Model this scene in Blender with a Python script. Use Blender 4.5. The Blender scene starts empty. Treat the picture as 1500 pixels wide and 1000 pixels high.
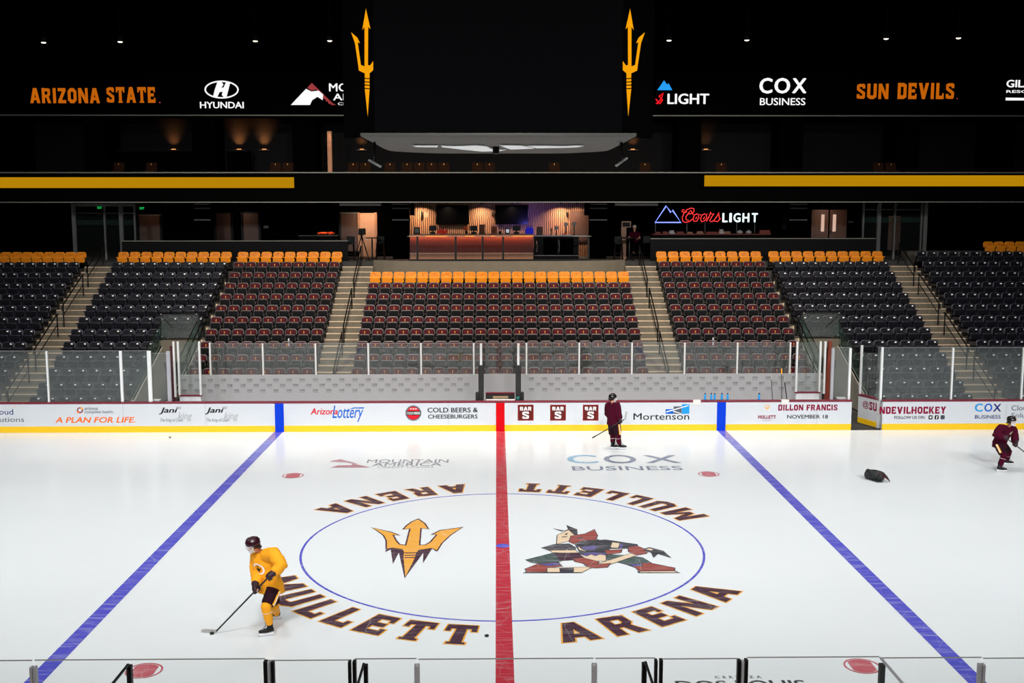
import bpy, bmesh, math, random
import numpy as np
from mathutils import Vector, Matrix, noise
from mathutils.geometry import tessellate_polygon
random.seed(7)
scene = bpy.context.scene
COL = scene.collection
# ------------------------------------------------------------------ camera
CX, CY, CZ, YAW, PITCH, ROLL, FPX = -0.118993505, -24.1969647, 7.74137692, 0.0139602435, -0.122390968, -0.000420216334, 1579.33646
_f = Vector((math.sin(YAW) * math.cos(PITCH), math.cos(YAW) * math.cos(PITCH), math.sin(PITCH)))
_r0 = Vector((math.cos(YAW), -math.sin(YAW), 0))
_u0 = _r0.cross(_f)
_r = _r0 * math.cos(ROLL) + _u0 * math.sin(ROLL)
_u = -_r0 * math.sin(ROLL) + _u0 * math.cos(ROLL)
CAMP = Vector((CX, CY, CZ))
cam_d = bpy.data.cameras.new('camera')
cam_d.sensor_width = 36.0
cam_d.lens = 36.0 * FPX / 1500.0
cam_d.clip_end = 300
cam = bpy.data.objects.new('camera', cam_d)
COL.objects.link(cam)
m3 = Matrix((_r, _u, -_f)).transposed()
cam.matrix_world = Matrix.Translation(CAMP) @ m3.to_4x4()
scene.camera = cam

# ------------------------------------------------------------------ world, exposure
w = bpy.data.worlds.new('arena_dark')
scene.world = w
w.use_nodes = True
w.node_tree.nodes['Background'].inputs[0].default_value = (0.5, 0.55, 0.6, 1)
w.node_tree.nodes['Background'].inputs[1].default_value = 0.0
scene.view_settings.view_transform = 'Standard'
scene.view_settings.look = 'None'
scene.view_settings.gamma = 1.0
scene.view_settings.exposure = 0.0
scene.cycles.transparent_max_bounces = 32
scene.cycles.max_bounces = 8
scene.cycles.use_denoising = True
scene.cycles.denoising_input_passes = 'RGB_ALBEDO'
scene.cycles.denoising_prefilter = 'ACCURATE'

# ------------------------------------------------------------------ lights: the rink's sports lights, hung under the roof
def area(name, loc, target, sx, sy, watts, color=(1, 1, 1), spread=180):
    l = bpy.data.lights.new(name, 'AREA')
    l.shape = 'RECTANGLE'; l.size = sx; l.size_y = sy; l.energy = watts; l.color = color
    l.spread = math.radians(spread)
    o = bpy.data.objects.new(name, l); COL.objects.link(o)
    o.location = loc
    d = Vector(target) - Vector(loc)
    o.rotation_euler = d.to_track_quat('-Z', 'Y').to_euler()
    return o
for lx in (-21, -12.6, -4.2, 4.2, 12.6, 21):
    area('rink_light', (lx, -7.5, 16.2), (lx * 1.02, -7.5, 0), 3.0, 1.2, 155, (0.94, 0.99, 1.0), 120)
    area('rink_light', (lx, 7.5, 16.2), (lx * 1.02, 5.5, 0), 3.0, 1.2, 232, (1.0, 0.985, 0.955), 110)
    area('rink_light', (lx, -16.5, 15.0), (lx * .98, 7.5, 0), 3.0, 1.2, 455, (0.985, 0.995, 1.0), 70)
for lx, e in ((-13, 480), (-4.5, 860), (4.5, 860), (13, 480)):      # house lights over the lower bowl
    area('house_or_fill_light', (lx, 12.5, 15.8), (lx, 21.0, 3.0), 1.6, 0.8, e, (1.0, 0.88, 0.74), 110)

for lx in (-7.5, -2.5, 2.5, 7.5):                                     # added fill from behind the camera, lighting the near posts
    area('house_or_fill_light', (lx, -25.5, 13.5), (lx, -13.0, 1.5), 1.6, 0.8, 150, (1.0, 0.95, 0.88), 80)

# ------------------------------------------------------------------ projection: a pixel of the photograph to a point on a plane of the place
def at(px, py, Y):
    d = _f + _r * ((px - 750) / FPX) + _u * ((500 - py) / FPX)
    return CAMP + d * ((Y - CY) / d.y)
def gnd(px, py, Z=0.0):
    d = _f + _r * ((px - 750) / FPX) + _u * ((500 - py) / FPX)
    return CAMP + d * ((Z - CZ) / d.z)

# ------------------------------------------------------------------ materials
def lin(c):
    return tuple(((v / 255) / 12.92 if v / 255 <= .04045 else ((v / 255 + .055) / 1.055) ** 2.4) for v in c)
def _new(name):
    m = bpy.data.materials.new(name); m.use_nodes = True
    return m, m.node_tree, m.node_tree.nodes['Principled BSDF']
def mat(name, rgb, rough=.5, metal=0.0, var=.10, scale=6.0, bump=0.0, spec=.5, coords='Object'):
    """plain surface: a base colour that varies a little with noise, and an optional fine bump"""
    m, t, b = _new(name)
    c = lin(rgb)
    n = t.nodes.new('ShaderNodeTexNoise'); n.inputs['Scale'].default_value = scale; n.inputs['Detail'].default_value = 4
    tc = t.nodes.new('ShaderNodeTexCoord'); t.links.new(tc.outputs[coords], n.inputs['Vector'])
    mx = t.nodes.new('ShaderNodeMix'); mx.data_type = 'RGBA'
    mx.inputs[6].default_value = (*[v * (1 - var) for v in c], 1); mx.inputs[7].default_value = (*[min(1, v * (1 + var)) for v in c], 1)
    t.links.new(n.outputs['Fac'], mx.inputs[0]); t.links.new(mx.outputs[2], b.inputs['Base Color'])
    b.inputs['Roughness'].default_value = rough; b.inputs['Metallic'].default_value = metal
    b.inputs['Specular IOR Level'].default_value = spec
    if bump:
        bp = t.nodes.new('ShaderNodeBump'); bp.inputs['Strength'].default_value = bump; bp.inputs['Distance'].default_value = .01
        t.links.new(n.outputs['Fac'], bp.inputs['Height']); t.links.new(bp.outputs['Normal'], b.inputs['Normal'])
    return m
def glow(name, rgb, strength=1.0, var=0.06, scale=3.0):
    m, t, b = _new(name)
    t.nodes.remove(b)
    e = t.nodes.new('ShaderNodeEmission'); c = lin(rgb)
    n = t.nodes.new('ShaderNodeTexNoise'); n.inputs['Scale'].default_value = scale
    mx = t.nodes.new('ShaderNodeMix'); mx.data_type = 'RGBA'
    mx.inputs[6].default_value = (*[v * (1 - var) for v in c], 1); mx.inputs[7].default_value = (*c, 1)
    t.links.new(n.outputs['Fac'], mx.inputs[0]); t.links.new(mx.outputs[2], e.inputs['Color'])
    e.inputs['Strength'].default_value = strength
    t.links.new(e.outputs[0], t.nodes['Material Output'].inputs['Surface'])
    return m
def glass(name, tint=(.93, .95, .945), haze=.05, haze_rgb=(200, 210, 208), gloss=.05):
    """acrylic rink glass: mostly clear, a scuffed film that scatters some light, a weak mirror"""
    m, t, b = _new(name)
    t.nodes.remove(b)
    tr = t.nodes.new('ShaderNodeBsdfTransparent'); tr.inputs[0].default_value = (*tint, 1)
    df = t.nodes.new('ShaderNodeBsdfDiffuse'); df.inputs[0].default_value = (*lin(haze_rgb), 1)
    gl = t.nodes.new('ShaderNodeBsdfGlossy'); gl.inputs['Roughness'].default_value = .03
    a = t.nodes.new('ShaderNodeMixShader'); c = t.nodes.new('ShaderNodeMixShader')
    n = t.nodes.new('ShaderNodeTexNoise'); n.inputs['Scale'].default_value = 1.3; n.inputs['Detail'].default_value = 6
    tc = t.nodes.new('ShaderNodeTexCoord'); t.links.new(tc.outputs['Object'], n.inputs['Vector'])
    r = t.nodes.new('ShaderNodeMapRange'); r.inputs[3].default_value = haze * .7; r.inputs[4].default_value = haze * 1.3
    t.links.new(n.outputs['Fac'], r.inputs[0]); t.links.new(r.outputs[0], a.inputs[0])
    t.links.new(tr.outputs[0], a.inputs[1]); t.links.new(df.outputs[0], a.inputs[2])
    c.inputs[0].default_value = gloss
    t.links.new(a.outputs[0], c.inputs[1]); t.links.new(gl.outputs[0], c.inputs[2])
    t.links.new(c.outputs[0], t.nodes['Material Output'].inputs['Surface'])
    return m
def ice_mat(name, rgb, wear=.0, rough=.16, fade=.0, scuff=.5):
    """ice, or paint under ice: curved skate cuts and scuffs show whiter"""
    m, t, b = _new(name)
    N = t.nodes.new; L = t.links.new
    g = N('ShaderNodeNewGeometry')
    masks = []
    for sc, th, dist, off in ((.55, .008, 1.4, 0), (1.3, .011, .8, 31), (3.1, .018, .5, 77)):
        nz = N('ShaderNodeTexNoise'); nz.inputs['Scale'].default_value = .5; nz.inputs['Detail'].default_value = 2
        L(g.outputs['Position'], nz.inputs['Vector'])
        vm = N('ShaderNodeVectorMath'); vm.operation = 'MULTIPLY_ADD'
        vm.inputs[1].default_value = (dist,) * 3
        L(nz.outputs['Color'], vm.inputs[0])
        ad = N('ShaderNodeVectorMath'); ad.operation = 'ADD'; ad.inputs[1].default_value = (off, off * .7, 0)
        L(g.outputs['Position'], ad.inputs[0]); L(ad.outputs[0], vm.inputs[2])
        vo = N('ShaderNodeTexVoronoi'); vo.voronoi_dimensions = '2D'; vo.feature = 'DISTANCE_TO_EDGE'; vo.inputs['Scale'].default_value = sc
        L(vm.outputs[0], vo.inputs['Vector'])
        mr = N('ShaderNodeMapRange'); mr.inputs[1].default_value = 0; mr.inputs[2].default_value = th; mr.inputs[3].default_value = 1; mr.inputs[4].default_value = 0
        L(vo.outputs['Distance'], mr.inputs[0]); masks.append(mr)
    a = N('ShaderNodeMath'); a.operation = 'MAXIMUM'; L(masks[0].outputs[0], a.inputs[0]); L(masks[1].outputs[0], a.inputs[1])
    a2 = N('ShaderNodeMath'); a2.operation = 'MAXIMUM'; L(a.outputs[0], a2.inputs[0]); L(masks[2].outputs[0], a2.inputs[1])
    pn = N('ShaderNodeTexNoise'); pn.inputs['Scale'].default_value = .9; pn.inputs['Detail'].default_value = 5; L(g.outputs['Position'], pn.inputs['Vector'])
    pr = N('ShaderNodeMapRange'); pr.inputs[1].default_value = .42; pr.inputs[2].default_value = .7; L(pn.outputs['Fac'], pr.inputs[0])
    ml = N('ShaderNodeMath'); ml.operation = 'MULTIPLY'; L(a2.outputs[0], ml.inputs[0]); L(pr.outputs[0], ml.inputs[1])
    st = N('ShaderNodeTexNoise'); st.inputs['Scale'].default_value = 5; st.inputs['Detail'].default_value = 8
    mp = N('ShaderNodeMapping'); mp.inputs['Scale'].default_value = (.25, 2.2, 1); L(g.outputs['Position'], mp.inputs[0]); L(mp.outputs[0], st.inputs['Vector'])
    sr = N('ShaderNodeMapRange'); sr.inputs[1].default_value = .5; sr.inputs[2].default_value = .8; sr.inputs[4].default_value = wear; L(st.outputs['Fac'], sr.inputs[0])
    sm = N('ShaderNodeMath'); sm.operation = 'MULTIPLY'; sm.inputs[1].default_value = scuff; L(ml.outputs[0], sm.inputs[0])
    tot = N('ShaderNodeMath'); tot.operation = 'ADD'; tot.use_clamp = True; L(sm.outputs[0], tot.inputs[0]); L(sr.outputs[0], tot.inputs[1])
    mx = N('ShaderNodeMix'); mx.data_type = 'RGBA'
    c = lin(rgb); wht = lin((238, 241, 243))
    mx.inputs[6].default_value = (*[x * (1 - fade) + y * fade for x, y in zip(c, wht)], 1); mx.inputs[7].default_value = (*wht, 1)
    L(tot.outputs[0], mx.inputs[0]); L(mx.outputs[2], b.inputs['Base Color'])
    b.inputs['Roughness'].default_value = rough; b.inputs['IOR'].default_value = 1.31
    ro = N('ShaderNodeMapRange'); ro.inputs[3].default_value = rough * .8; ro.inputs[4].default_value = rough * 1.5; L(pn.outputs['Fac'], ro.inputs[0]); L(ro.outputs[0], b.inputs['Roughness'])
    return m
def slat_mat(name, rgb_a, rgb_b, scale=14, distort=2.5, rough=.5):
    """carved timber wall of wavy vertical slats"""
    m, t, b = _new(name)
    tc = t.nodes.new('ShaderNodeTexCoord')
    wv = t.nodes.new('ShaderNodeTexWave'); wv.bands_direction = 'X'; wv.inputs['Scale'].default_value = scale / 6.28; wv.inputs['Distortion'].default_value = distort
    wv.inputs['Detail'].default_value = 2; wv.inputs['Detail Scale'].default_value = 1.2
    t.links.new(tc.outputs['Object'], wv.inputs['Vector'])
    mx = t.nodes.new('ShaderNodeMix'); mx.data_type = 'RGBA'
    mx.inputs[6].default_value = (*lin(rgb_a), 1); mx.inputs[7].default_value = (*lin(rgb_b), 1)
    t.links.new(wv.outputs['Fac'], mx.inputs[0]); t.links.new(mx.outputs[2], b.inputs['Base Color'])
    bp = t.nodes.new('ShaderNodeBump'); bp.inputs['Strength'].default_value = .6; bp.inputs['Distance'].default_value = .03
    t.links.new(wv.outputs['Fac'], bp.inputs['Height']); t.links.new(bp.outputs['Normal'], b.inputs['Normal'])
    b.inputs['Roughness'].default_value = rough
    return m

M = dict(
    ice=ice_mat('ice', (232, 237, 239), wear=.25, rough=.17, scuff=.8),
    ice_red=ice_mat('red_ice_paint', (186, 24, 50), wear=.30, fade=.03, scuff=.55),
    ice_spot=ice_mat('faded_red_ice_paint', (190, 45, 68), wear=.35, fade=.12),
    ice_blue=ice_mat('blue_ice_paint', (66, 66, 196), wear=.35, fade=.05, scuff=.45),
    ice_maroon=ice_mat('maroon_ice_paint', (70, 38, 56), wear=.16, fade=.02, scuff=.35),
    ice_gold=ice_mat('gold_ice_paint', (240, 170, 50), wear=.15, fade=.04, scuff=.4),
    ice_dark=ice_mat('dark_ice_paint', (48, 46, 56), wear=.30, fade=.04, scuff=.5),
    ice_brick=ice_mat('brick_red_ice_paint', (152, 62, 52), wear=.2, fade=.04, scuff=.5),
    ice_tan=ice_mat('tan_ice_paint', (232, 208, 176), wear=.15, scuff=.5),
    ice_green=ice_mat('green_ice_paint', (52, 74, 70), wear=.3, fade=.05, scuff=.5),
    ice_purple=ice_mat('purple_ice_paint', (84, 72, 140), wear=.2, fade=.05, scuff=.5),
    ice_grey=ice_mat('grey_ice_paint', (92, 100, 112), wear=.35, fade=.2),
    ice_navy=ice_mat('navy_ice_paint', (70, 88, 128), wear=.35, fade=.18),
    ice_sky=ice_mat('sky_blue_ice_paint', (110, 170, 205), wear=.35, fade=.15),
    ice_rose=ice_mat('rose_ice_paint', (170, 90, 105), wear=.3, fade=.15),
    board=mat('white_board', (206, 211, 217), .35, var=.02, scale=1.5),
    kick=mat('yellow_kick_plate', (240, 192, 6), .35, var=.03),
    cap=mat('maroon_cap_rail', (112, 18, 42), .4, var=.05),
    b_red=mat('red_vinyl', (205, 4, 18), .55, var=.02, spec=.08),
    b_blue=mat('blue_vinyl', (8, 60, 205), .55, var=.02, spec=.08),
    orange=mat('orange_vinyl', (238, 102, 14), .55, var=.02, spec=.08),
    ink=mat('black_vinyl', (26, 26, 28), .55, var=.02, spec=.08),
    grey_ink=mat('grey_vinyl', (172, 174, 178), .55, var=.02, spec=.08),
    slate=mat('slate_vinyl', (88, 94, 108), .55, var=.02, spec=.08),
    navy_ink=mat('navy_vinyl', (26, 42, 112), .55, var=.02, spec=.08),
    red_ink=mat('red_lettering_vinyl', (204, 28, 44), .55, var=.02, spec=.08),
    maroon_ink=mat('maroon_vinyl', (134, 18, 58), .55, var=.02, spec=.08),
    choc=mat('brown_red_vinyl', (98, 34, 32), .55, var=.02, spec=.08),
    choc2=mat('bright_maroon_vinyl', (150, 30, 40), .55, var=.02, spec=.08),
    white_ink=mat('white_vinyl', (240, 240, 240), .55, var=.01, spec=.08),
    gold_ink=mat('gold_vinyl', (246, 172, 34), .55, var=.02, spec=.08),
    sky_ink=mat('sky_blue_vinyl', (40, 150, 220), .55, var=.02, spec=.08),
    mid_ink=mat('mid_blue_vinyl', (28, 96, 196), .55, var=.02, spec=.08),
    glass=glass('rink_glass', haze=.044),
    glass_clear=glass('clear_door_glass', (.93, .95, .945), .008, gloss=.02),
    glass_near=glass('near_rink_glass', (.985, .99, .99), .004, gloss=.015),
    glass_edge=mat('glass_edge', (150, 152, 152), .3, var=.05),
    glass_green=glass('green_edged_glass', (.84, .94, .91), .035, (150, 190, 180), .06),
    alu=mat('white_aluminium', (228, 230, 230), .35, .0, var=.03),
    steel=mat('brushed_steel', (176, 176, 182), .35, .25, var=.05),
    black_metal=mat('black_metal', (9, 9, 10), .5, .0, var=.1, spec=.25),
    black_pad=mat('black_vinyl_pad', (16, 17, 17), .6, var=.15),
    grey_wall=mat('grey_bench_wall', (176, 176, 180), .45, var=.03, scale=1.0),
    concrete=mat('concrete', (104, 97, 84), .85, var=.18, scale=2.2, bump=.1),
    concrete_dark_or_shaded=mat('dark_or_shaded_concrete', (62, 58, 54), .9, var=.2, scale=2.0, bump=.1),  # on the terraces the shadow of the seats is put into this colour
    concrete_wet=mat('stained_concrete', (150, 148, 140), .85, var=.45, scale=1.4, bump=.1),
    nosing=mat('pale_step_nosing', (206, 184, 158), .8, var=.08),  # step nosing, its pale colour also painting the lit tread lines
    rubber=mat('dark_rubber_floor', (46, 46, 46), .8, var=.2),
    seat_shell=mat('charcoal_seat_shell', (88, 82, 84), .45, var=.06),  # grey shell rim, lightened to carry the edge highlight
    seat_dark=mat('black_seat_pan', (10, 10, 12), .5, var=.06, spec=.3),
    pad_maroon=mat('maroon_seat_pad', (70, 16, 25), .75, var=.10, scale=9, spec=.15),
    seat_navy=mat('navy_plastic', (16, 16, 25), .4, var=.06, spec=.35),
    navy_lit_rim=mat('navy_plastic_lit_rim', (50, 52, 68), .4, var=.06),  # rim highlight of the navy seats, painted as a lighter edge
    seat_navy2=mat('dark_navy_plastic', (14, 14, 20), .42, var=.06, spec=.3),
    seat_yellow=mat('gold_plastic', (250, 164, 14), .4, var=.04),
    seat_yellow2=mat('amber_plastic', (222, 130, 10), .42, var=.04),
    seat_brown=mat('tan_brown_leather', (36, 20, 10), .8, var=.1, spec=.05),
    plate_gold=mat('gold_seat_badge', (224, 160, 60), .4, var=.02),
    plate_glint=mat('seat_plate_glint', (246, 247, 250), .3, var=.02),  # white glint off the navy seat numbers, painted as a plate
    plate_dark=mat('dark_seat_badge', (120, 66, 10), .4, var=.02),
    void=mat('matt_black_paint', (4, 4, 4), .9, var=.2, spec=.0),
    fascia=mat('black_fascia', (5, 5, 5), .7, var=.15, spec=.0),
    rail_grey=mat('grey_trim', (104, 106, 102), .5, var=.05),
    wall_char=mat('charcoal_panel', (16, 16, 18), .55, var=.1, spec=.04),
    tan_wall=mat('tan_plaster', (196, 150, 120), .8, var=.06),
    door=mat('brown_door', (92, 66, 56), .5, var=.08, scale=3),
    wood=mat('counter_wood', (178, 128, 96), .45, var=.12, scale=5),
    wood_dark=mat('dark_slat_wood', (62, 15, 6), .5, var=.2, scale=9),
    slat=slat_mat('wavy_slat_wall', (46, 32, 24), (200, 146, 106), 19.5, 3.0),
    screen=mat('dark_screen', (6, 6, 7), .6, var=.1, spec=.0),
    tv=mat('black_tv_glass', (4, 4, 5), .25, var=.05, spec=.15),
    rust=mat('rust_door_pad', (122, 44, 22), .6, var=.15),
    maroon_pad=mat('dark_maroon_pad', (70, 20, 24), .6, var=.12),
    fabric_grey=mat('grey_scoreboard_skin', (76, 74, 69), .6, var=.12, scale=1.2),
    white_panel=mat('white_matt_panel', (252, 252, 252), .8, var=.005),
    teal=mat('teal_cup', (30, 130, 120), .4, var=.05),
    bottle_blue=mat('blue_bottle_plastic', (34, 150, 224), .25, var=.05),
    paper=mat('paper', (222, 220, 214), .8, var=.03),
    carton=mat('tan_carton', (150, 128, 100), .8, var=.06),
    puck=mat('black_rubber', (12, 12, 13), .6, var=.1),
    bag=mat('black_nylon', (20, 22, 24), .6, var=.2, scale=14, bump=.3),
    bag_red=mat('dark_red_piping', (92, 20, 34), .6, var=.1),
    j_gold=mat('gold_jersey_cloth', (248, 166, 6), .8, var=.06, scale=10, bump=.15),
    j_maroon=mat('maroon_jersey_cloth', (70, 8, 32), .9, var=.10, scale=10, bump=.15, spec=.1),
    p_maroon=mat('dark_maroon_cloth', (40, 10, 24), .8, var=.10, scale=10, spec=.15),
    skin=mat('skin', (214, 150, 120), .55, var=.05, scale=8),
    hair=mat('dark_hair', (38, 26, 22), .7, var=.2),
    helmet_m=mat('glossy_maroon_helmet', (48, 14, 26), .22, var=.05),
    helmet_k=mat('glossy_black_helmet', (20, 16, 18), .22, var=.05),
    white_pl=mat('white_plastic', (240, 240, 242), .35, var=.02),
    blade=mat('skate_steel', (200, 200, 205), .3, .8, var=.03),
    boot=mat('black_skate_boot', (14, 14, 16), .45, var=.15, spec=.25),
    boot_grey=mat('grey_skate_trim', (150, 150, 155), .45, var=.08),
    glove_m=mat('maroon_glove_leather', (44, 12, 24), .6, var=.15),
    glove_palm=mat('tan_glove_palm', (206, 176, 150), .7, var=.06),
    stick=mat('black_composite', (22, 22, 24), .35, var=.08),
    tape=mat('grey_blade_tape', (168, 168, 164), .75, var=.08),
    red_dk=mat('red_tray_plastic', (150, 60, 36), .5, var=.1),
    flower=mat('orange_petals', (232, 92, 40), .7, var=.25, scale=20),
    leaf=mat('leaf_green', (60, 84, 40), .7, var=.2),
    amber=mat('amber_glass', (120, 60, 20), .2, var=.1),
    foam=mat('white_foam', (226, 222, 214), .7, var=.03),
    led_white=glow('white_led', (255, 255, 255), 1.0, .02),
    led_orange=glow('orange_led', (196, 98, 10), 1.0, .14, 9),
    led_maroon=glow('maroon_led', (70, 8, 14), .8, .1),
    led_band=glow('gold_led', (186, 134, 8), 1.0, .10, .6),
    led_trident=glow('amber_led', (255, 168, 12), 1.05, .18, .5),
    led_sky=glow('sky_led', (40, 160, 245), 1.0, .05),
    led_red=glow('red_led', (240, 26, 36), 1.0, .05),
    led_rose=glow('dull_red_led', (160, 60, 62), 1.0, .05),
    neon_blue=glow('blue_neon', (120, 140, 255), 2.2, .05),
    neon_red=glow('red_neon', (255, 62, 62), 1.3, .05),
    neon_white=glow('white_neon', (225, 255, 255), 1.6, .05),
    exit_green=glow('exit_green', (30, 220, 100), 1.0, .05),
    lamp=glow('lamp_lens', (255, 240, 220), 6.0, .02),
    warm_lens=glow('warm_strip', (255, 150, 80), 2.4, .02),
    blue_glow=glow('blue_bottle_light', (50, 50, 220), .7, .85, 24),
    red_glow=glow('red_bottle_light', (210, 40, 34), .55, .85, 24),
    tablet=glow('tablet_screen', (190, 196, 205), .8, .05),
    lit_glass=glow('lit_door_glass', (226, 186, 166), .9, .1),
)
# ------------------------------------------------------------------ building helpers
def tag(o, label=None, cat=None, group=None, kind=None):
    if label: o['label'] = label
    if cat: o['category'] = cat
    if group: o['group'] = group
    if kind: o['kind'] = kind
    return o
def empty(name, loc=(0, 0, 0), label=None, cat=None, group=None):
    o = bpy.data.objects.new(name, None); COL.objects.link(o); o.location = loc
    o.empty_display_size = .1
    return tag(o, label, cat, group)
class MB:
    """collects faces with materials; build() links them as one mesh object"""
    def __init__(s): s.v = []; s.f = []; s.mi = []; s.mats = []; s.sm = []
    def k(s, m):
        m = M[m] if isinstance(m, str) else m
        if m not in s.mats: s.mats.append(m)
        return s.mats.index(m)
    def add(s, vs, fs, m, smooth=False):
        b = len(s.v); s.v += [tuple(p) for p in vs]; i = s.k(m)
        for f in fs: s.f.append([b + q for q in f]); s.mi.append(i); s.sm.append(smooth)
        return s
    def box(s, x0, x1, y0, y1, z0, z1, m):
        vs = [(x, y, z) for z in (z0, z1) for y in (y0, y1) for x in (x0, x1)]
        return s.add(vs, [(0, 2, 3, 1), (4, 5, 7, 6), (0, 1, 5, 4), (2, 6, 7, 3), (0, 4, 6, 2), (1, 3, 7, 5)], m)
    def bar(s, a, b, wd, th, m, up=(0, 0, 1)):
        a = Vector(a); b = Vector(b); d = (b - a).normalized(); u = Vector(up)
        sd = d.cross(u)
        if sd.length < 1e-4: sd = d.cross(Vector((0, 1, 0)))
        sd.normalize(); u = sd.cross(d).normalized()
        vs = [p + sd * (wd / 2 * i) + u * (th / 2 * j) for p in (a, b) for i, j in ((-1, -1), (1, -1), (1, 1), (-1, 1))]
        return s.add(vs, [(3, 2, 1, 0), (4, 5, 6, 7), (0, 1, 5, 4), (1, 2, 6, 5), (2, 3, 7, 6), (3, 0, 4, 7)], m)
    def rings(s, rings, m, cap=True, closed=False, smooth=True):
        n = len(rings[0]); b = []
        for r in rings: b += list(r)
        fs = []
        R = len(rings)
        for i in range(R if closed else R - 1):
            for j in range(n):
                a0 = i * n + j; a1 = i * n + (j + 1) % n; c0 = ((i + 1) % R) * n + j; c1 = ((i + 1) % R) * n + (j + 1) % n
                fs.append((a0, a1, c1, c0))
        s.add(b, fs, m, smooth)
        if cap and not closed:
            s.add(list(rings[0]), [tuple(range(n))[::-1]], m); s.add(list(rings[-1]), [tuple(range(n))], m)
        return s
    def tube(s, pts, r, m, n=8, closed=False, ref=None):
        """round or oval tube along a path; r: number, list, or list of (side, up)"""
        pts = [Vector(p) for p in pts]; N = len(pts)
        rr = list(r) if isinstance(r, (list, tuple)) else [r] * N
        rings = []; side = None
        for i, p in enumerate(pts):
            if closed: d = pts[(i + 1) % N] - pts[i - 1]
            else: d = pts[min(i + 1, N - 1)] - pts[max(i - 1, 0)]
            d = d.normalized() if d.length > 1e-9 else Vector((0, 0, 1))
            if ref is not None:
                sd = Vector(ref) - d * d.dot(Vector(ref))
            elif side is None:
                sd = d.orthogonal()
            else:
                sd = side - d * d.dot(side)
            if sd.length < 1e-6: sd = d.orthogonal()
            sd.normalize(); side = sd; up = d.cross(sd)
            a, bb = rr[i] if isinstance(rr[i], (list, tuple)) else (rr[i], rr[i])
            rings.append([p + sd * (a * math.cos(2 * math.pi * j / n)) + up * (bb * math.sin(2 * math.pi * j / n)) for j in range(n)])
        return s.rings(rings, m, not closed, closed)
    def lathe(s, c, prof, m, n=16, axis='z'):
        c = Vector(c); rings = []
        for r, h in prof:
            ring = []
            for j in range(n):
                a = 2 * math.pi * j / n
                if axis == 'z': ring.append(c + Vector((r * math.cos(a), r * math.sin(a), h)))
                elif axis == 'y': ring.append(c + Vector((r * math.cos(a), h, -r * math.sin(a))))
                else: ring.append(c + Vector((h, r * math.cos(a), r * math.sin(a))))
            rings.append(ring)
        return s.rings(rings, m)
    def ball(s, c, rx, ry, rz, m, n=14, k=9, R=None):
        c = Vector(c); rings = []
        for i in range(1, k):
            t = math.pi * i / k - math.pi / 2
            ring = []
            for j in range(n):
                q = Vector((rx * math.cos(t) * math.cos(2 * math.pi * j / n), ry * math.cos(t) * math.sin(2 * math.pi * j / n), rz * math.sin(t)))
                ring.append(c + (R @ q if R else q))
            rings.append(ring)
        return s.rings(rings, m)
    def poly(s, pts, m):
        vs = [Vector(p) for p in pts]
        for t in tessellate_polygon([vs]): s.add([vs[i] for i in t], [(0, 1, 2)], m)
        return s
    def slab(s, pts, off, m):
        """a flat outline given a thickness along the vector off"""
        vs = [Vector(p) for p in pts]; o = Vector(off)
        tr = tessellate_polygon([vs])
        for t in tr:
            s.add([vs[i] for i in t], [(0, 1, 2)], m); s.add([vs[i] + o for i in t], [(2, 1, 0)], m)
        n = len(vs)
        for i in range(n): s.add([vs[i], vs[(i + 1) % n], vs[(i + 1) % n] + o, vs[i] + o], [(0, 1, 2, 3)], m)
        return s
    def mesh(s, name):
        me = bpy.data.meshes.new(name); me.from_pydata(s.v, [], s.f)
        for m in s.mats: me.materials.append(m)
        me.polygons.foreach_set('material_index', s.mi); me.polygons.foreach_set('use_smooth', s.sm)
        bm = bmesh.new(); bm.from_mesh(me); bmesh.ops.recalc_face_normals(bm, faces=bm.faces); bm.to_mesh(me); bm.free()
        me.update(); return me
    def build(s, name, parent=None, label=None, cat=None, group=None, kind=None, bevel=0, world=True):
        o = bpy.data.objects.new(name, s.mesh(name)); COL.objects.link(o)
        if parent is not None:
            o.parent = parent
            if world: o.matrix_parent_inverse = Matrix.Translation(-parent.location)
        if bevel:
            b = o.modifiers.new('bevel', 'BEVEL'); b.width = bevel; b.segments = 2; b.limit_method = 'ANGLE'
        return tag(o, label, cat, group, kind)
    def remeshed(s, name, parent, voxel, smooth=4, m=None, folds=0.0, **kw):
        """merge the overlapping pieces into one continuous skin"""
        o = bpy.data.objects.new('tmp', s.mesh('tmp')); COL.objects.link(o)
        r = o.modifiers.new('r', 'REMESH'); r.mode = 'VOXEL'; r.voxel_size = voxel; r.use_smooth_shade = True
        sm = o.modifiers.new('s', 'SMOOTH'); sm.iterations = smooth; sm.factor = .5
        dg = bpy.context.evaluated_depsgraph_get(); dg.update()
        me = bpy.data.meshes.new_from_object(o.evaluated_get(dg))
        bpy.data.objects.remove(o)
        if folds:
            ns = [v.normal.copy() for v in me.vertices]
            for v, n_ in zip(me.vertices, ns):
                q = v.co; a = noise.noise(Vector((q.x * 9, q.y * 9, q.z * 4.5))) + .6 * noise.noise(Vector((q.x * 17 + q.z * 8, q.y * 17, q.z * 12)))
                v.co += n_ * (folds * a)
        me.materials.clear(); me.materials.append(M[m] if isinstance(m, str) else m); me.name = name
        ob = bpy.data.objects.new(name, me); COL.objects.link(ob)
        if parent is not None:
            ob.parent = parent; ob.matrix_parent_inverse = Matrix.Translation(-parent.location)
        return tag(ob, **kw)
_tc = {}
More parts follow.
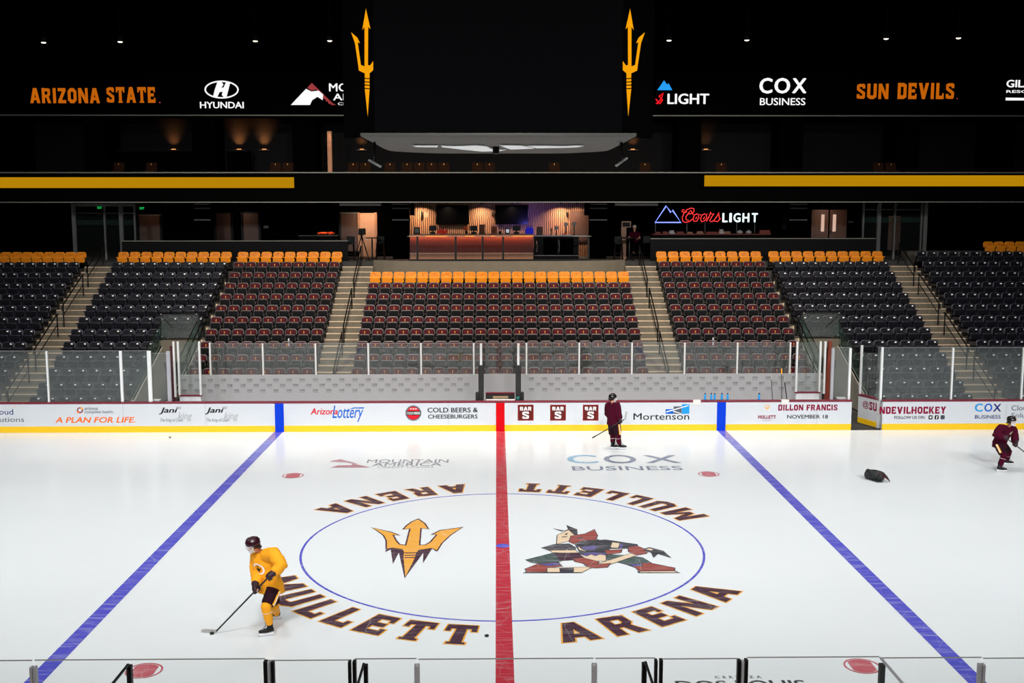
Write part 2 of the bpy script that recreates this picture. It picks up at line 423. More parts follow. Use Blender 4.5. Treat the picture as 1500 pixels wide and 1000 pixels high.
def text2d(s, bold=0.0, shear=0.0, spacing=1.0):
    """outline lettering as flat faces, unit box"""
    key = (s, bold, shear, spacing)
    if key in _tc: return _tc[key]
    c = bpy.data.curves.new('t', 'FONT'); c.body = s; c.offset = 0.0; c.shear = shear; c.space_character = spacing
    c.resolution_u = 3; c.fill_mode = 'FRONT' if hasattr(c, 'fill_mode') else c.fill_mode
    o = bpy.data.objects.new('t', c); COL.objects.link(o)
    dg = bpy.context.evaluated_depsgraph_get(); dg.update()
    me = bpy.data.meshes.new_from_object(o.evaluated_get(dg))
    vs = [(v.co.x, v.co.y) for v in me.vertices]; fs = [tuple(p.vertices) for p in me.polygons]
    bpy.data.objects.remove(o); bpy.data.curves.remove(c); bpy.data.meshes.remove(me)
    b = bold * .55
    lay = [[(x + dx, y + dy) for x, y in vs] for dx, dy in (((0, 0), (-b, 0), (b, 0), (0, -b * .6), (0, b * .6)) if b > .004 else ((0, 0),))]
    al = [v for l in lay for v in l]
    x0 = min(v[0] for v in al); x1 = max(v[0] for v in al); y0 = min(v[1] for v in al); y1 = max(v[1] for v in al)
    lay = [[((x - x0) / (x1 - x0), (y - y0) / max(1e-6, y1 - y0)) for x, y in l] for l in lay]
    _tc[key] = (lay, fs); return _tc[key]
def map_n(mp):
    o = mp(.4, .4); n = (mp(.6, .4) - o).cross(mp(.4, .6) - o)
    return n.normalized()
def put(mb, shape, mp, m):
    lay, fs = shape; n = map_n(mp)
    for k, vs in enumerate(lay): mb.add([mp(x, y) + n * (.00025 * k) for x, y in vs], fs, m)
    return mb
def wall_map(px0, py0, px1, py1, Y):
    """unit box -> pixel box on the upright plane Y"""
    a = at(px0, py1, Y); b = at(px1, py0, Y)
    return lambda x, y: Vector((a.x + (b.x - a.x) * x, Y, a.z + (b.z - a.z) * y))
def ice_map(px0, py0, px1, py1, z=.004):
    pm = (px0 + px1) / 2
    c0 = gnd(pm, py1, z); c1 = gnd(pm, py0, z); a = gnd(px0, py1, z); b = gnd(px1, py1, z)
    t = gnd(px0, py0, z); t2 = gnd(px1, py0, z)
    xa = (a.x + t.x) / 2; xb = (b.x + t2.x) / 2
    return lambda x, y: Vector((xa + (xb - xa) * x, c0.y + (c1.y - c0.y) * y, z))
# slab block capitals, drawn as convex pieces in a box of height 1
def R_(x0, x1, y0, y1): return [(x0, y0), (x1, y0), (x1, y1), (x0, y1)]
def stroke(pts, t, closed=False):
    P = [Vector(p) for p in pts]; n = len(P); out = []
    L = []
    for i in range(n):
        a = P[i - 1] if (closed or i) else None; b = P[(i + 1) % n] if (closed or i < n - 1) else None
        d1 = (P[i] - a).normalized() if a is not None else None; d2 = (b - P[i]).normalized() if b is not None else None
        d1 = d1 or d2; d2 = d2 or d1
        n1 = Vector((-d1.y, d1.x)); n2 = Vector((-d2.y, d2.x)); mm = n1 + n2
        mm = mm * (1 / max(.35, (mm.dot(mm) / 2)))
        L.append((P[i] + mm * t / 2, P[i] - mm * t / 2))
    for i in range(n if closed else n - 1):
        j = (i + 1) % n
        out.append([L[i][0], L[i][1], L[j][1], L[j][0]])
    return [[(q.x, q.y) for q in k] for k in out]
T = .23
def _D(x0, x1, w, y0=0, y1=1): return [(x0, y0), (x0 + w, y0), (x1 + w, y1), (x1, y1)]
def _oct(x0, x1, y0, y1, c=.13): return [(x0 + c, y0), (x1 - c, y0), (x1, y0 + c), (x1, y1 - c), (x1 - c, y1), (x0 + c, y1), (x0, y1 - c), (x0, y0 + c)]
h = T / 2
GL = {
 'A': (.78, [_D(0, .25, .24), [(.54, 0), (.78, 0), (.53, 1), (.29, 1)], R_(.16, .62, .2, .38)]),
 'B': (.66, [R_(0, T, 0, 1)] + stroke([(0, 1 - h), (.42, 1 - h), (.66 - h, .86), (.66 - h, .64), (.44, .52), (0, .52)], .2) + stroke([(.4, .52), (.66 - h, .4), (.66 - h, .14), (.44, h), (0, h)], .2)),
 'C': (.64, stroke([(.64 - h, .66), (.64 - h, .86), (.52, 1 - h), (.24, 1 - h), (h, .86), (h, .14), (.24, h), (.52, h), (.64 - h, .14), (.64 - h, .34)], T)),
 'D': (.66, [R_(0, T, 0, 1)] + stroke([(0, 1 - h), (.42, 1 - h), (.66 - h, .82), (.66 - h, .18), (.42, h), (0, h)], T)),
 'E': (.62, [R_(0, T, 0, 1), R_(0, .6, .79, 1), R_(0, .5, .41, .6), R_(0, .62, 0, .21), R_(.48, .6, .68, 1), R_(.5, .62, 0, .32)]),
 'F': (.6, [R_(0, T, 0, 1), R_(0, .6, .79, 1), R_(0, .5, .4, .59), R_(.48, .6, .68, 1)]),
 'H': (.7, [R_(0, T, 0, 1), R_(.7 - T, .7, 0, 1), R_(0, .7, .4, .6)]),
 'I': (.27, [R_(0.02, .25, 0, 1)]),
 'K': (.72, [R_(0, T, 0, 1), [(T - .05, .38), (T + .12, .34), (.7, 1), (.44, 1)], [(.25, .55), (.4, .66), (.72, 0), (.46, 0)]]),
 'L': (.58, [R_(0, T, 0, 1), R_(0, .58, 0, .21), R_(.46, .58, 0, .36)]),
 'M': (.96, [R_(0, T, 0, 1), R_(.96 - T, .96, 0, 1), [(.06, 1), (.26, 1), (.57, .22), (.39, .22)], [(.9, 1), (.7, 1), (.39, .22), (.57, .22)]]),
 'N': (.74, [R_(0, .21, 0, 1), R_(.53, .74, 0, 1), [(0, 1), (.24, 1), (.74, 0), (.5, 0)]]),
 'O': (.68, stroke(_oct(h, .68 - h, h, 1 - h), T, True)),
 'R': (.7, [R_(0, T, 0, 1)] + stroke([(0, 1 - h), (.44, 1 - h), (.66 - h, .86), (.66 - h, .6), (.44, .46), (0, .46)], .2) + [[(.3, .46), (.52, .46), (.7, 0), (.46, 0)]]),
 'S': (.64, stroke([(.64 - h, .68), (.64 - h, .86), (.5, 1 - h), (.22, 1 - h), (h, .84), (h, .64), (.64 - h, .38), (.64 - h, .16), (.5, h), (.22, h), (h, .14), (h, .32)], .2)),
 'T': (.7, [R_(.35 - h, .35 + h, 0, 1), R_(0, .7, .79, 1), R_(0, .12, .66, 1), R_(.58, .7, .66, 1), R_(.17, .53, 0, .1)]),
 'U': (.7, stroke([(h, 1), (h, .2), (.25, h), (.45, h), (.7 - h, .2), (.7 - h, 1)], T)),
 'V': (.76, [[(0, 1), (.25, 1), (.5, 0), (.27, 0)], [(.76, 1), (.51, 1), (.27, 0), (.49, 0)]]),
 'Y': (.74, [R_(.37 - h, .37 + h, 0, .5), [(0, 1), (.26, 1), (.48, .4), (.26, .4)], [(.74, 1), (.48, 1), (.26, .4), (.48, .4)]]),
 'Z': (.62, [R_(0, .6, .79, 1), R_(0, .62, 0, .21), [(0, .15), (.26, .15), (.62, .85), (.36, .85)]]),
 ' ': (.3, []),
}
def grow(poly, d):
    """outline pushed out by d all round"""
    P = [Vector(p) for p in poly]; n = len(P)
    ar = sum(P[i].x * P[(i + 1) % n].y - P[(i + 1) % n].x * P[i].y for i in range(n))
    sg = 1 if ar > 0 else -1
    out = []
    for i in range(n):
        d1 = (P[i] - P[i - 1]).normalized(); d2 = (P[(i + 1) % n] - P[i]).normalized()
        n1 = Vector((d1.y, -d1.x)) * sg; n2 = Vector((d2.y, -d2.x)) * sg; mm = n1 + n2
        out.append(P[i] + mm * (d / max(.4, mm.dot(mm) / 2)))
    return [(q.x, q.y) for q in out]
def block(s, gap=.12):
    """block word -> list of convex pieces, unit box width w"""
    x = 0; out = []
    for ch in s:
        wd, ps = GL[ch]
        out += [[(px + x, py) for px, py in p] for p in ps]; x += wd + gap
    wd = x - gap
    return [[(px / wd, py) for px, py in p] for p in out], wd
def put_block(mb, s, mp, m, d=0, gap=.12):
    ps, wd = block(s, gap); nn = map_n(mp)
    for k, p in enumerate(ps):
        q = grow([(x * wd, y) for x, y in p], d) if d else [(x * wd, y) for x, y in p]
        mb.poly([mp(x / wd, y) + nn * (.00012 * (k % 9)) for x, y in q], m)
    return mb
def px_poly(mb, pts, m, f):
    mb.poly([f(*p) for p in pts], m); return mb
def ordinal(n):
    return ['zeroth', 'first', 'second', 'third', 'fourth', 'fifth', 'sixth', 'seventh', 'eighth', 'ninth', 'tenth', 'eleventh', 'twelfth', 'thirteenth', 'fourteenth', 'fifteenth', 'sixteenth', 'seventeenth', 'eighteenth', 'nineteenth', 'twentieth', 'twenty-first', 'twenty-second'][n]
# ================================================================== THE SETTING: ice, roof, far walls
YB = 12.95                      # face of the far boards
ROW_Y = lambda i: 17.0 + .84 * i        # backrest plane of seating row i
ROW_F = lambda i: max(0.0, .79 + .413 * i)   # its tread
CONC = 5.33                     # concourse floor level
S = 'structure'
MB().box(-34, 34, -30, 36, -.35, -.06, 'concrete_dark_or_shaded').build('floor_slab', kind=S)
ice = MB().box(-30, 30, -12.95, 12.95, -.06, 0, 'ice').build('floor_ice', kind=S)
MB().box(-34, 34, 12.951, 16.2, -.06, -.005, 'rubber').build('floor_bench', kind=S)
MB().box(-34, 34, -30, 36, 18.0, 18.3, 'void').build('ceiling', kind=S)
MB().box(-34, -33.7, -30, 36, 0, 18, 'void').build('wall_left', kind=S)
MB().box(33.7, 34, -30, 36, 0, 18, 'void').build('wall_right', kind=S)
MB().box(-34, 34, 35.7, 36, 0, 18, 'void').build('wall_back', kind=S)

# ------------------------------------------------------------------ paint in the ice (parts of the ice floor)
ft = .3048
def flat(x0, x1, y0, y1, z, m, name):
    return MB().add([(x0, y0, z), (x1, y0, z), (x1, y1, z), (x0, y1, z)], [(0, 1, 2, 3)], m).build(name, ice)
flat(-.155, .155, -12.95, 12.95, .003, 'ice_red', 'center_line')
for sx in (-1, 1):
    c = sx * 25.5 * ft
    flat(c - .1524, c + .1524, -12.95, 12.95, .003, 'ice_blue', 'blue_line')
def ring(r0, r1, z, m, name, n=160, cx=0, cy=0):
    mb = MB()
    vs = []
    for j in range(n):
        a = 2 * math.pi * j / n
        vs += [(cx + r0 * math.cos(a), cy + r0 * math.sin(a), z), (cx + r1 * math.cos(a), cy + r1 * math.sin(a), z)]
    mb.add(vs, [(2 * j, 2 * j + 1, 2 * ((j + 1) % n) + 1, 2 * ((j + 1) % n)) for j in range(n)], m)
    return mb.build(name, ice)
def disc(r, z, m, name, cx=0, cy=0, n=48):
    return MB().add([(cx + r * math.cos(2 * math.pi * j / n), cy + r * math.sin(2 * math.pi * j / n), z) for j in range(n)], [tuple(range(n))], m).build(name, ice)
ring(4.565, 4.62, .0025, 'ice_blue', 'face_off_circle')
disc(.155, .0045, 'ice_blue', 'center_spot')
for sx in (-1, 1):
    for sy in (-1, 1):
        X, Y = sx * 20 * ft, sy * 22 * ft
        mb = MB()                       # spot: filled middle bounded by two chords, inside a ring
        n = 40; r = .26; cut = .20
        pts = []
        for j in range(n):
            a = 2 * math.pi * j / n
            pts.append((X + max(-cut, min(cut, r * math.cos(a))), Y + r * math.sin(a), .004))
        mb.poly(pts, 'ice_spot')
        vs = []
        for j in range(n):
            a = 2 * math.pi * j / n
            vs += [(X + .275 * math.cos(a), Y + .275 * math.sin(a), .0045), (X + .31 * math.cos(a), Y + .31 * math.sin(a), .0045)]
        mb.add(vs, [(2 * j, 2 * j + 1, 2 * ((j + 1) % n) + 1, 2 * ((j + 1) % n)) for j in range(n)], 'ice_spot')
        mb.build('face_off_spot', ice)
def arc_word(word, t0, t1, rot):
    t0, t1 = math.radians(t0), math.radians(t1)
    tot = sum(GL[c][0] for c in word); Lm = (t1 - t0) * 5.3
    gap = (Lm / .89 - tot) / (len(word) - 1)
    sg = -1 if rot else 1
    def mp(z):
        def f(u, v):
            th = t0 + (t1 - t0) * u; r = 5.74 - .89 * v
            return Vector((sg * r * math.sin(th), -sg * r * math.cos(th), z))
        return f
    mb = MB()
    put_block(mb, word, mp(.004), 'ice_gold', .034, gap)
    put_block(mb, word, mp(.0058), 'ice_maroon', 0, gap)
    mb.build('circle_lettering', ice)
for rot in (0, 1):
    arc_word('MULLETT', -66, -5.6, rot)
    arc_word('ARENA', 10.6, 57.6, rot)
# sponsor lettering in the ice
def ice_text(s, box, m, bold=0., shear=0., name='ice_lettering', sp=1.0):
    mb = MB(); put(mb, text2d(s, bold, shear, sp), ice_map(*box), m); return mb.build(name, ice)
mb = MB()
put(mb, text2d('C', .03), ice_map(830, 666, 875, 678.5), 'ice_sky')
put(mb, text2d('O', .03), ice_map(884, 666, 932, 678.5), 'ice_navy')
put(mb, text2d('X', .03), ice_map(943, 666.5, 995, 678), 'ice_navy')
mb.build('sponsor_lettering', ice)
ice_text('BUSINESS', (838, 682.5, 1000, 688.5), 'ice_navy', .012)
ice_text('MOUNTAIN', (538, 672.5, 657, 677.5), 'ice_grey', .012)
ice_text('AMERICA', (546, 677.3, 647, 682.3), 'ice_grey', .012)
ice_text('CREDIT UNION', (553, 683, 634, 685), 'ice_grey', .0, 0)
mb = MB()
c2 = lambda x, y: gnd(420 + x / 4.547, 640 + y / 4.547, .004)
px_poly(mb, [(285, 160), (360, 147), (440, 168), (475, 180), (430, 175), (400, 168), (300, 163)], 'ice_rose', c2)
px_poly(mb, [(290, 203), (345, 187), (430, 187), (440, 178), (490, 186), (560, 202)], 'ice_rose', c2)
mb.build('eagle_peak_logo', ice)
ice_text('DOS EQUIS', (991, 996, 1182, 1012), 'ice_dark', .03)
ice_text('CERVEZA', (1047, 989.5, 1115, 993), 'ice_dark', .02, 0, 'ice_lettering', 1.8)
# gold trident with a dark outline
gold = [(875, 548), (915, 575), (938, 610), (890, 605), (880, 720), (925, 720), (960, 700), (1005, 648), (975, 648), (1025, 622), (1165, 602), (1090, 650), (1030, 705), (1000, 752), (965, 738), (880, 750), (862, 770), (855, 800), (790, 930), (778, 800), (782, 765), (770, 745), (700, 736), (668, 742), (668, 690), (650, 655), (605, 622), (565, 603), (690, 633), (742, 652), (703, 650), (725, 690), (748, 716), (797, 722), (826, 608), (782, 612), (802, 590), (835, 565)]
mb = MB()
for sh in ([(668, 735), (655, 765), (693, 748), (707, 845), (747, 768), (785, 940), (910, 770), (907, 840), (968, 742), (998, 762), (1004, 745), (900, 735), (780, 735)],):
    mb.poly([gnd(420 + x / 4.547, 640 + y / 4.547, .0036) for x, y in sh], 'ice_maroon')
for k, q in enumerate(stroke([(p.x, p.y) for p in [gnd(420 + x / 4.547, 640 + y / 4.547) for x, y in gold]], .075, True)):
    mb.poly([(x, y, .0040 + .0002 * (k % 3)) for x, y in q], 'ice_maroon')
mb.poly([gnd(420 + x / 4.547, 640 + y / 4.547, .005) for x, y in gold], 'ice_gold')
for yy in (768, 784, 799):
    px_poly(mb, [(785, yy), (862, yy - 1), (862, yy + 5), (785, yy + 6)], 'ice_maroon', lambda x, y: gnd(420 + x / 4.547, 640 + y / 4.547, .006))
mb.build('trident_emblem', ice)
# angular patchwork emblem on the other half of the circle
K = 4.6875
patch = [
 ('ice_dark', [(325, 158), (405, 173), (430, 165), (420, 135), (495, 165), (498, 200), (460, 215), (435, 170), (385, 180)]),
 ('ice_tan', [(360, 205), (435, 170), (478, 208), (440, 245), (355, 265)]),
 ('ice_dark', [(245, 292), (330, 268), (440, 262), (490, 290), (480, 312), (300, 312)]),
 ('ice_tan', [(310, 310), (480, 308), (500, 325), (330, 328)]),
 ('ice_green', [(145, 375), (340, 325), (400, 330), (380, 385), (240, 402), (180, 392)]),
 ('ice_maroon', [(340, 328), (520, 328), (530, 362), (470, 375), (380, 380)]),
 ('ice_dark', [(470, 255), (640, 232), (720, 300), (690, 345), (520, 345), (490, 290)]),
 ('ice_purple', [(520, 290), (600, 275), (640, 285), (612, 306), (545, 306)]),
 ('ice_brick', [(440, 250), (455, 210), (550, 196), (612, 166), (632, 208), (620, 238), (540, 240), (470, 264)]),
 ('ice_dark', [(485, 225), (540, 218), (520, 232)]),
 ('ice_tan', [(505, 283), (520, 300), (560, 318), (505, 305)]),
 ('ice_purple', [(515, 335), (600, 322), (690, 330), (690, 350), (560, 350)]),
 ('ice_tan', [(515, 338), (560, 352), (590, 338), (620, 350), (650, 338), (690, 345), (690, 382), (600, 382), (545, 360)]),
 ('ice_dark', [(618, 240), (690, 235), (910, 268), (915, 296), (720, 300), (630, 264)]),
 ('ice_tan', [(735, 255), (792, 262), (780, 293), (725, 290)]),
 ('ice_purple', [(792, 264), (812, 266), (800, 294), (782, 292)]),
 ('ice_brick', [(685, 310), (800, 305), (790, 326), (700, 338)]),
 ('ice_green', [(700, 338), (830, 345), (940, 360), (1000, 395), (860, 412), (780, 392), (700, 372)]),
 ('ice_brick', [(840, 408), (990, 396), (1162, 430), (1160, 448), (920, 450), (900, 430)]),
 ('ice_purple', [(850, 408), (930, 402), (940, 414), (880, 420)]),
 ('ice_dark', [(905, 455), (1165, 449), (1205, 466), (915, 466)]),
 ('ice_tan', [(925, 456), (1160, 453), (1180, 461), (925, 461)]),
 ('ice_brick', [(470, 370), (530, 360), (640, 388), (640, 422), (580, 420), (540, 400), (480, 386)]),
 ('ice_brick', [(140, 438), (230, 402), (360, 390), (388, 418), (300, 430), (285, 456), (150, 460)]),
 ('ice_purple', [(235, 405), (355, 393), (375, 408), (300, 418)]),
 ('ice_tan', [(290, 432), (600, 424), (520, 463), (290, 460)]),
 ('ice_dark', [(372, 432), (475, 430), (470, 461), (375, 460)]),
 ('ice_dark', [(120, 467), (140, 458), (515, 460), (535, 466)]),
 ('ice_tan', [(600, 415), (870, 330), (925, 335), (720, 406), (640, 426)]),
 ('ice_brick', [(550, 412), (720, 400), (700, 426), (620, 431), (580, 426)]),
 ('ice_brick', [(845, 290), (905, 280), (982, 312), (965, 332), (900, 342), (850, 320)]),
 ('ice_dark', [(950, 300), (990, 288), (1090, 315), (1140, 362), (1050, 335), (1018, 362), (1000, 325), (960, 317)]),
 ('ice_tan', [(965, 302), (990, 296), (1020, 305), (1000, 312)]),
]
mb = MB()
for i, (m, pl) in enumerate(patch):
    z = .004 + i * .00012
    g2 = [gnd(740 + x / K, 740 + y / K) for x, y in pl]
    if m != 'ice_dark':
        for q in stroke([(p.x, p.y) for p in g2], .045, True): mb.poly([(x, y, z - .00006) for x, y in q], 'ice_dark')
    mb.poly([(p.x, p.y, z) for p in g2], m)
px_poly(mb, [(390, 213), (425, 212), (425, 217), (390, 218)], 'ice_dark', lambda x, y: gnd(740 + x / K, 740 + y / K, .0085))
px_poly(mb, [(405, 200), (430, 186), (425, 202)], 'ice_dark', lambda x, y: gnd(740 + x / K, 740 + y / K, .0085))
mb.build('patchwork_emblem', ice)

# ================================================================== THE FAR BOARDS
def board_run(name, x0, x1, label):
    t = empty(name, ((x0 + x1) / 2, YB, 0), label, 'rink board')
    MB().box(x0, x1, YB, YB + .12, 0, 1.01, 'board').build('panel', t)
    MB().box(x0, x1, YB - .008, YB + .02, .005, .225, 'kick').build('kick_plate', t, bevel=.004)
    MB().box(x0, x1, YB - .012, YB + .16, 1.01, 1.075, 'cap').build('cap_rail', t, bevel=.01)
    return t
bm_ = board_run('dasher_board', -27, 12.335, 'long white rink board with maroon cap and yellow kick plate behind the ice')
br_ = board_run('dasher_board', 13.43, 27, 'white rink board with maroon cap and the @ handle lettering right of the open gate')
YD = YB - .004
def seam(px, t, y0=588.5, y1=620):
    p = at(px, 600, YB)
    MB().box(p.x - .006, p.x + .006, YB - .002, YB + .01, .23, 1.0, 'grey_ink').build('panel_seam', t)
for px in (180, 300.5, 657, 777, 807, 1197): seam(px, bm_)
for px in (1290,): seam(px, br_)
def stripe(pxc, wd, m, name):
    p = at(pxc, 600, YB)
    MB().box(p.x - wd, p.x + wd, YB - .011, YB + .01, 0.002, 1.012, m).build(name, bm_)
stripe(409, .155, 'b_blue', 'blue_stripe'); stripe(1056.8, .155, 'b_blue', 'blue_stripe'); stripe(732.8, .15, 'b_red', 'red_stripe')
def ad(items, name, t=bm_, label=None):
    """lettering and marks on the boards: (text or list of outline points, pixel box, material, bold, shear)"""
    mb = MB()
    for i, it in enumerate(items):
        Y = YD - i * .0004
        s, box, m = it[:3]
        if isinstance(s, str):
            if s.startswith('#'): put_block(mb, s[1:], wall_map(*box, Y), m)
            else: put(mb, text2d(s, *(it[3:] or (0.,))), wall_map(*box, Y), m)
        else:
            f = wall_map(*box, Y); mb.poly([f(*p) for p in s], m)
    o = mb.build(name, t)
    if label: o['label'] = label
    return o
SQ = [(0, 0), (1, 0), (1, 1), (0, 1)]
def circ(n=28): return [(.5 + .5 * math.cos(2 * math.pi * j / n), .5 + .5 * math.sin(2 * math.pi * j / n)) for j in range(n)]
ad([('Cloud', (-14, 599, 19, 607.2), 'navy_ink'), ('Solutions', (-19, 610.6, 35, 617.8), 'slate'), ([(0, 0), (.5, .7), (1, 1), (.5, .4)], (17, 594, 26, 596), 'gold_ink')], 'cloud_lettering')
star = []
for j in range(16):
    a = 2 * math.pi * j / 16; r = .5 if j % 2 == 0 else .34
    star.append((.5 + r * math.cos(a), .5 + r * math.sin(a)))
ad([(star, (112, 595.5, 122.2, 605.7), 'maroon_ink'), ([(.5, .5), (1, .7), (.7, 1)], (112, 595.5, 122.2, 605.7), 'gold_ink'), ([(.5, .5), (0, .3), (.3, 0)], (112, 595.5, 122.2, 605.7), 'orange'), (circ(), (114.6, 598.1, 119.6, 603.1), 'board'),
    ], 'sunburst_logo')
ad([('arizona', (124, 595.6, 143, 600.5), 'slate', .01), ('complete health.', (124, 600.8, 166.5, 606.4), 'slate', .01)], 'health_lettering')
ad([('A PLAN FOR LIFE.', (81, 610.4, 198, 619.2), 'orange', .035, .22)], 'slogan_lettering')
for dx in (0, 67.6):
    ad([('Jani', (233 + dx, 596.5, 260.5 + dx, 606.8), 'ink', .05, .3), ('king', (260.8 + dx, 603.7, 281.5 + dx, 617), 'grey_ink', .03, .3), ([(.2, 0), (.8, 0), (1, 1), (.7, .5), (.5, 1), (.3, .5), (0, 1)], (258 + dx, 594, 266 + dx, 599), 'grey_ink'),
        ('The King of Clean', (235 + dx, 612.6, 268 + dx, 618.7), 'slate', .0, .35)], 'cleaner_lettering')
ad([('Arizona', (455, 597.5, 494.6, 607), 'red_ink', .04, .2), ('Lottery', (487, 594, 532, 618), 'mid_ink', .015, .3), ([(0, .2), (.4, .7), (1, .6), (1, 1), (.35, 1)], (510, 596.5, 533, 601), 'mid_ink')], 'lottery_lettering')
gear = []
for j in range(48):
    a = 2 * math.pi * j / 48; r = .5 if j % 2 else .46
    gear.append((.5 + r * math.cos(a), .5 + r * math.sin(a)))
ad([(gear, (593.7, 593.2, 617.4, 616.6), 'slate'), (circ(), (596, 595.5, 615, 614.4), 'red_ink'), (SQ, (594.5, 601.8, 616.6, 608), 'ink'), ('COLD BEERS', (595.5, 603, 615.6, 606.8), 'white_ink', .03), ('★★★', (600, 597, 611, 600), 'white_ink'),
    ('COLD BEERS &', (626.2, 596.7, 700, 604), 'ink', .035), ('CHEESEBURGERS', (627, 606.8, 699.6, 613), 'ink', .03)], 'burger_lettering')
for x0 in (758.4, 805.8, 853.6):
    ad([(SQ, (x0, 592.5, x0 + 23.2, 615.9), 'choc2'), (SQ, (x0 + 1, 593.5, x0 + 22.2, 614.9), 'choc'), ('#BAR', (x0 + 3.2, 595.5, x0 + 20.2, 601.2), 'white_ink'), ('#S', (x0 + 6.6, 602.5, x0 + 16.6, 613.3), 'white_ink')], 'square_red_emblem')
ad([('Mortenson', (927.8, 604.8, 1009.7, 614.8), 'ink', .008), (SQ, (975, 599, 986.6, 606), 'mid_ink'), (SQ, (986.6, 595, 998.6, 606), 'slate'), (SQ, (998.6, 592, 1010, 606), 'sky_ink'), ([(0, 0), (1, .9), (1, 1), (0, .15)], (976, 593, 1009, 604), 'white_ink'), ([(0, .4), (1, 0), (1, .1), (0, .6)], (986, 598, 998, 606), 'white_ink')], 'builder_lettering')
tri = [(.5, 1), (.58, .86), (.54, .86), (.54, .45), (.75, .5), (.85, .8), (.78, .74), (1, .95), (.9, .5), (.8, .38), (.56, .36), (.5, 0), (.44, .36), (.2, .38), (.1, .5), (0, .95), (.22, .74), (.15, .8), (.25, .5), (.46, .45), (.46, .86), (.42, .86)]
ad([(tri, (1120, 590.4, 1128, 603), 'gold_ink')], 'trident_logo')
ad([('#MULLETT', (1110.5, 608, 1136.5, 613.1), 'maroon_ink'), ('ARENA', (1117, 614.7, 1130, 616.2), 'maroon_ink', .02, 0, 1.8)], 'arena_lettering')
ad([('#DILLON FRANCIS', (1140, 592.2, 1227, 601.2), 'maroon_ink'), ], 'concert_lettering')
ad([('NOVEMBER 18', (1153, 607.2, 1213, 613), 'ink', .03)], 'date_lettering')
bird = [(0, .2), (.3, .12), (.6, .12), (.85, .4), (.88, .7), (1, .82), (.86, .84), (.75, .95), (.58, .9), (.52, .7), (.2, .85), (.1, .95), (.08, .65), (.2, .45), (.28, .3)]
rsq = [(.15, 0), (.85, 0), (1, .15), (1, .85), (.85, 1), (.15, 1), (0, .85), (0, .15)]
ad([('#NDEVILHOCKEY', (1288.2, 595.2, 1386, 606), 'maroon_ink'), ('FOLLOW US ON:', (1310, 608.9, 1355.6, 613.5), 'ink', .03)] +
   [(rsq, (x, 608, x + 6.2, 614), 'ink') for x in (1360, 1369, 1377.8)] + [(bird, (1361.2, 609.4, 1365.2, 612.8), 'white_ink'), ('f', (1371, 608.9, 1373.6, 614), 'white_ink', .04)] +
   [(rsq, (1378.8, 608.9, 1383, 613.1), 'slate'), (circ(14), (1379.8, 609.9, 1382, 612.1), 'ink')] , 'handle_lettering', br_)
ad([('C', (1427.6, 590.8, 1440, 602.8), 'sky_ink', .05), ('O', (1441.5, 590.8, 1454, 602.8), 'mid_ink', .05), ('X', (1454.5, 591.2, 1467, 602.6), 'navy_ink', .05), ('BUSINESS', (1428, 607.6, 1466, 613), 'navy_ink', .012), (SQ, (1473.6, 592, 1474.2, 613), 'grey_ink'),
    ('Cloud', (1481.5, 593.5, 1510, 601), 'slate'), ('Solutions', (1481.5, 604.4, 1527, 611.6), 'slate')], 'sponsor_lettering', br_)

# open gate: hinged at the right-hand board, its free end swung away from the ice
A = Vector((13.0, 14.24, 0)); B = Vector((13.39, 13.14, 0))
dv = (B - A).normalized(); nv = Vector((dv.y, -dv.x, 0))      # towards the camera
if nv.y > 0: nv = -nv
gt = empty('rink_gate', tuple(A), 'white rink gate swung open with @SU lettering', 'rink gate')
def gbox(u0, u1, z0, z1, n0, n1, m, name, bevel=0):
    mb = MB(); Lg = (B - A).length
    vs = [A + dv * (u * Lg) + nv * n + Vector((0, 0, z)) for z in (z0, z1) for n in (n0, n1) for u in (u0, u1)]
    mb.add(vs, [(0, 2, 3, 1), (4, 5, 7, 6), (0, 1, 5, 4), (2, 6, 7, 3), (0, 4, 6, 2), (1, 3, 7, 5)], m)
    return mb.build(name, gt, bevel=bevel)
gbox(0, 1, .02, 1.01, -.1, 0, 'board', 'panel'); gbox(0, .88, .03, .225, -.01, .008, 'kick', 'kick_plate'); gbox(0, .9, 1.01, 1.075, -.12, .012, 'cap', 'cap_rail')
gbox(.9, 1.0, .02, 1.0, -.1, .01, 'alu', 'end_post'); gbox(.03, .93, 1.075, 2.62, -.05, -.04, 'glass', 'glass_pane')
gbox(.0, .05, 1.0, 2.85, -.08, -.01, 'alu', 'post'); gbox(.93, 1.0, 1.0, 2.75, -.08, -.01, 'alu', 'post')
mb = MB(); Lg = (B - A).length
fm = lambda u0, u1, z0, z1: (lambda x, y: A + dv * ((u0 + (u1 - u0) * x) * Lg) + nv * .004 + Vector((0, 0, z0 + (z1 - z0) * y)))
put(mb, text2d('@', .02), fm(.22, .5, .60, .88), 'maroon_ink'); put_block(mb, 'SU', fm(.53, .87, .60, .9), 'maroon_ink'); mb.build('handle_lettering', gt)

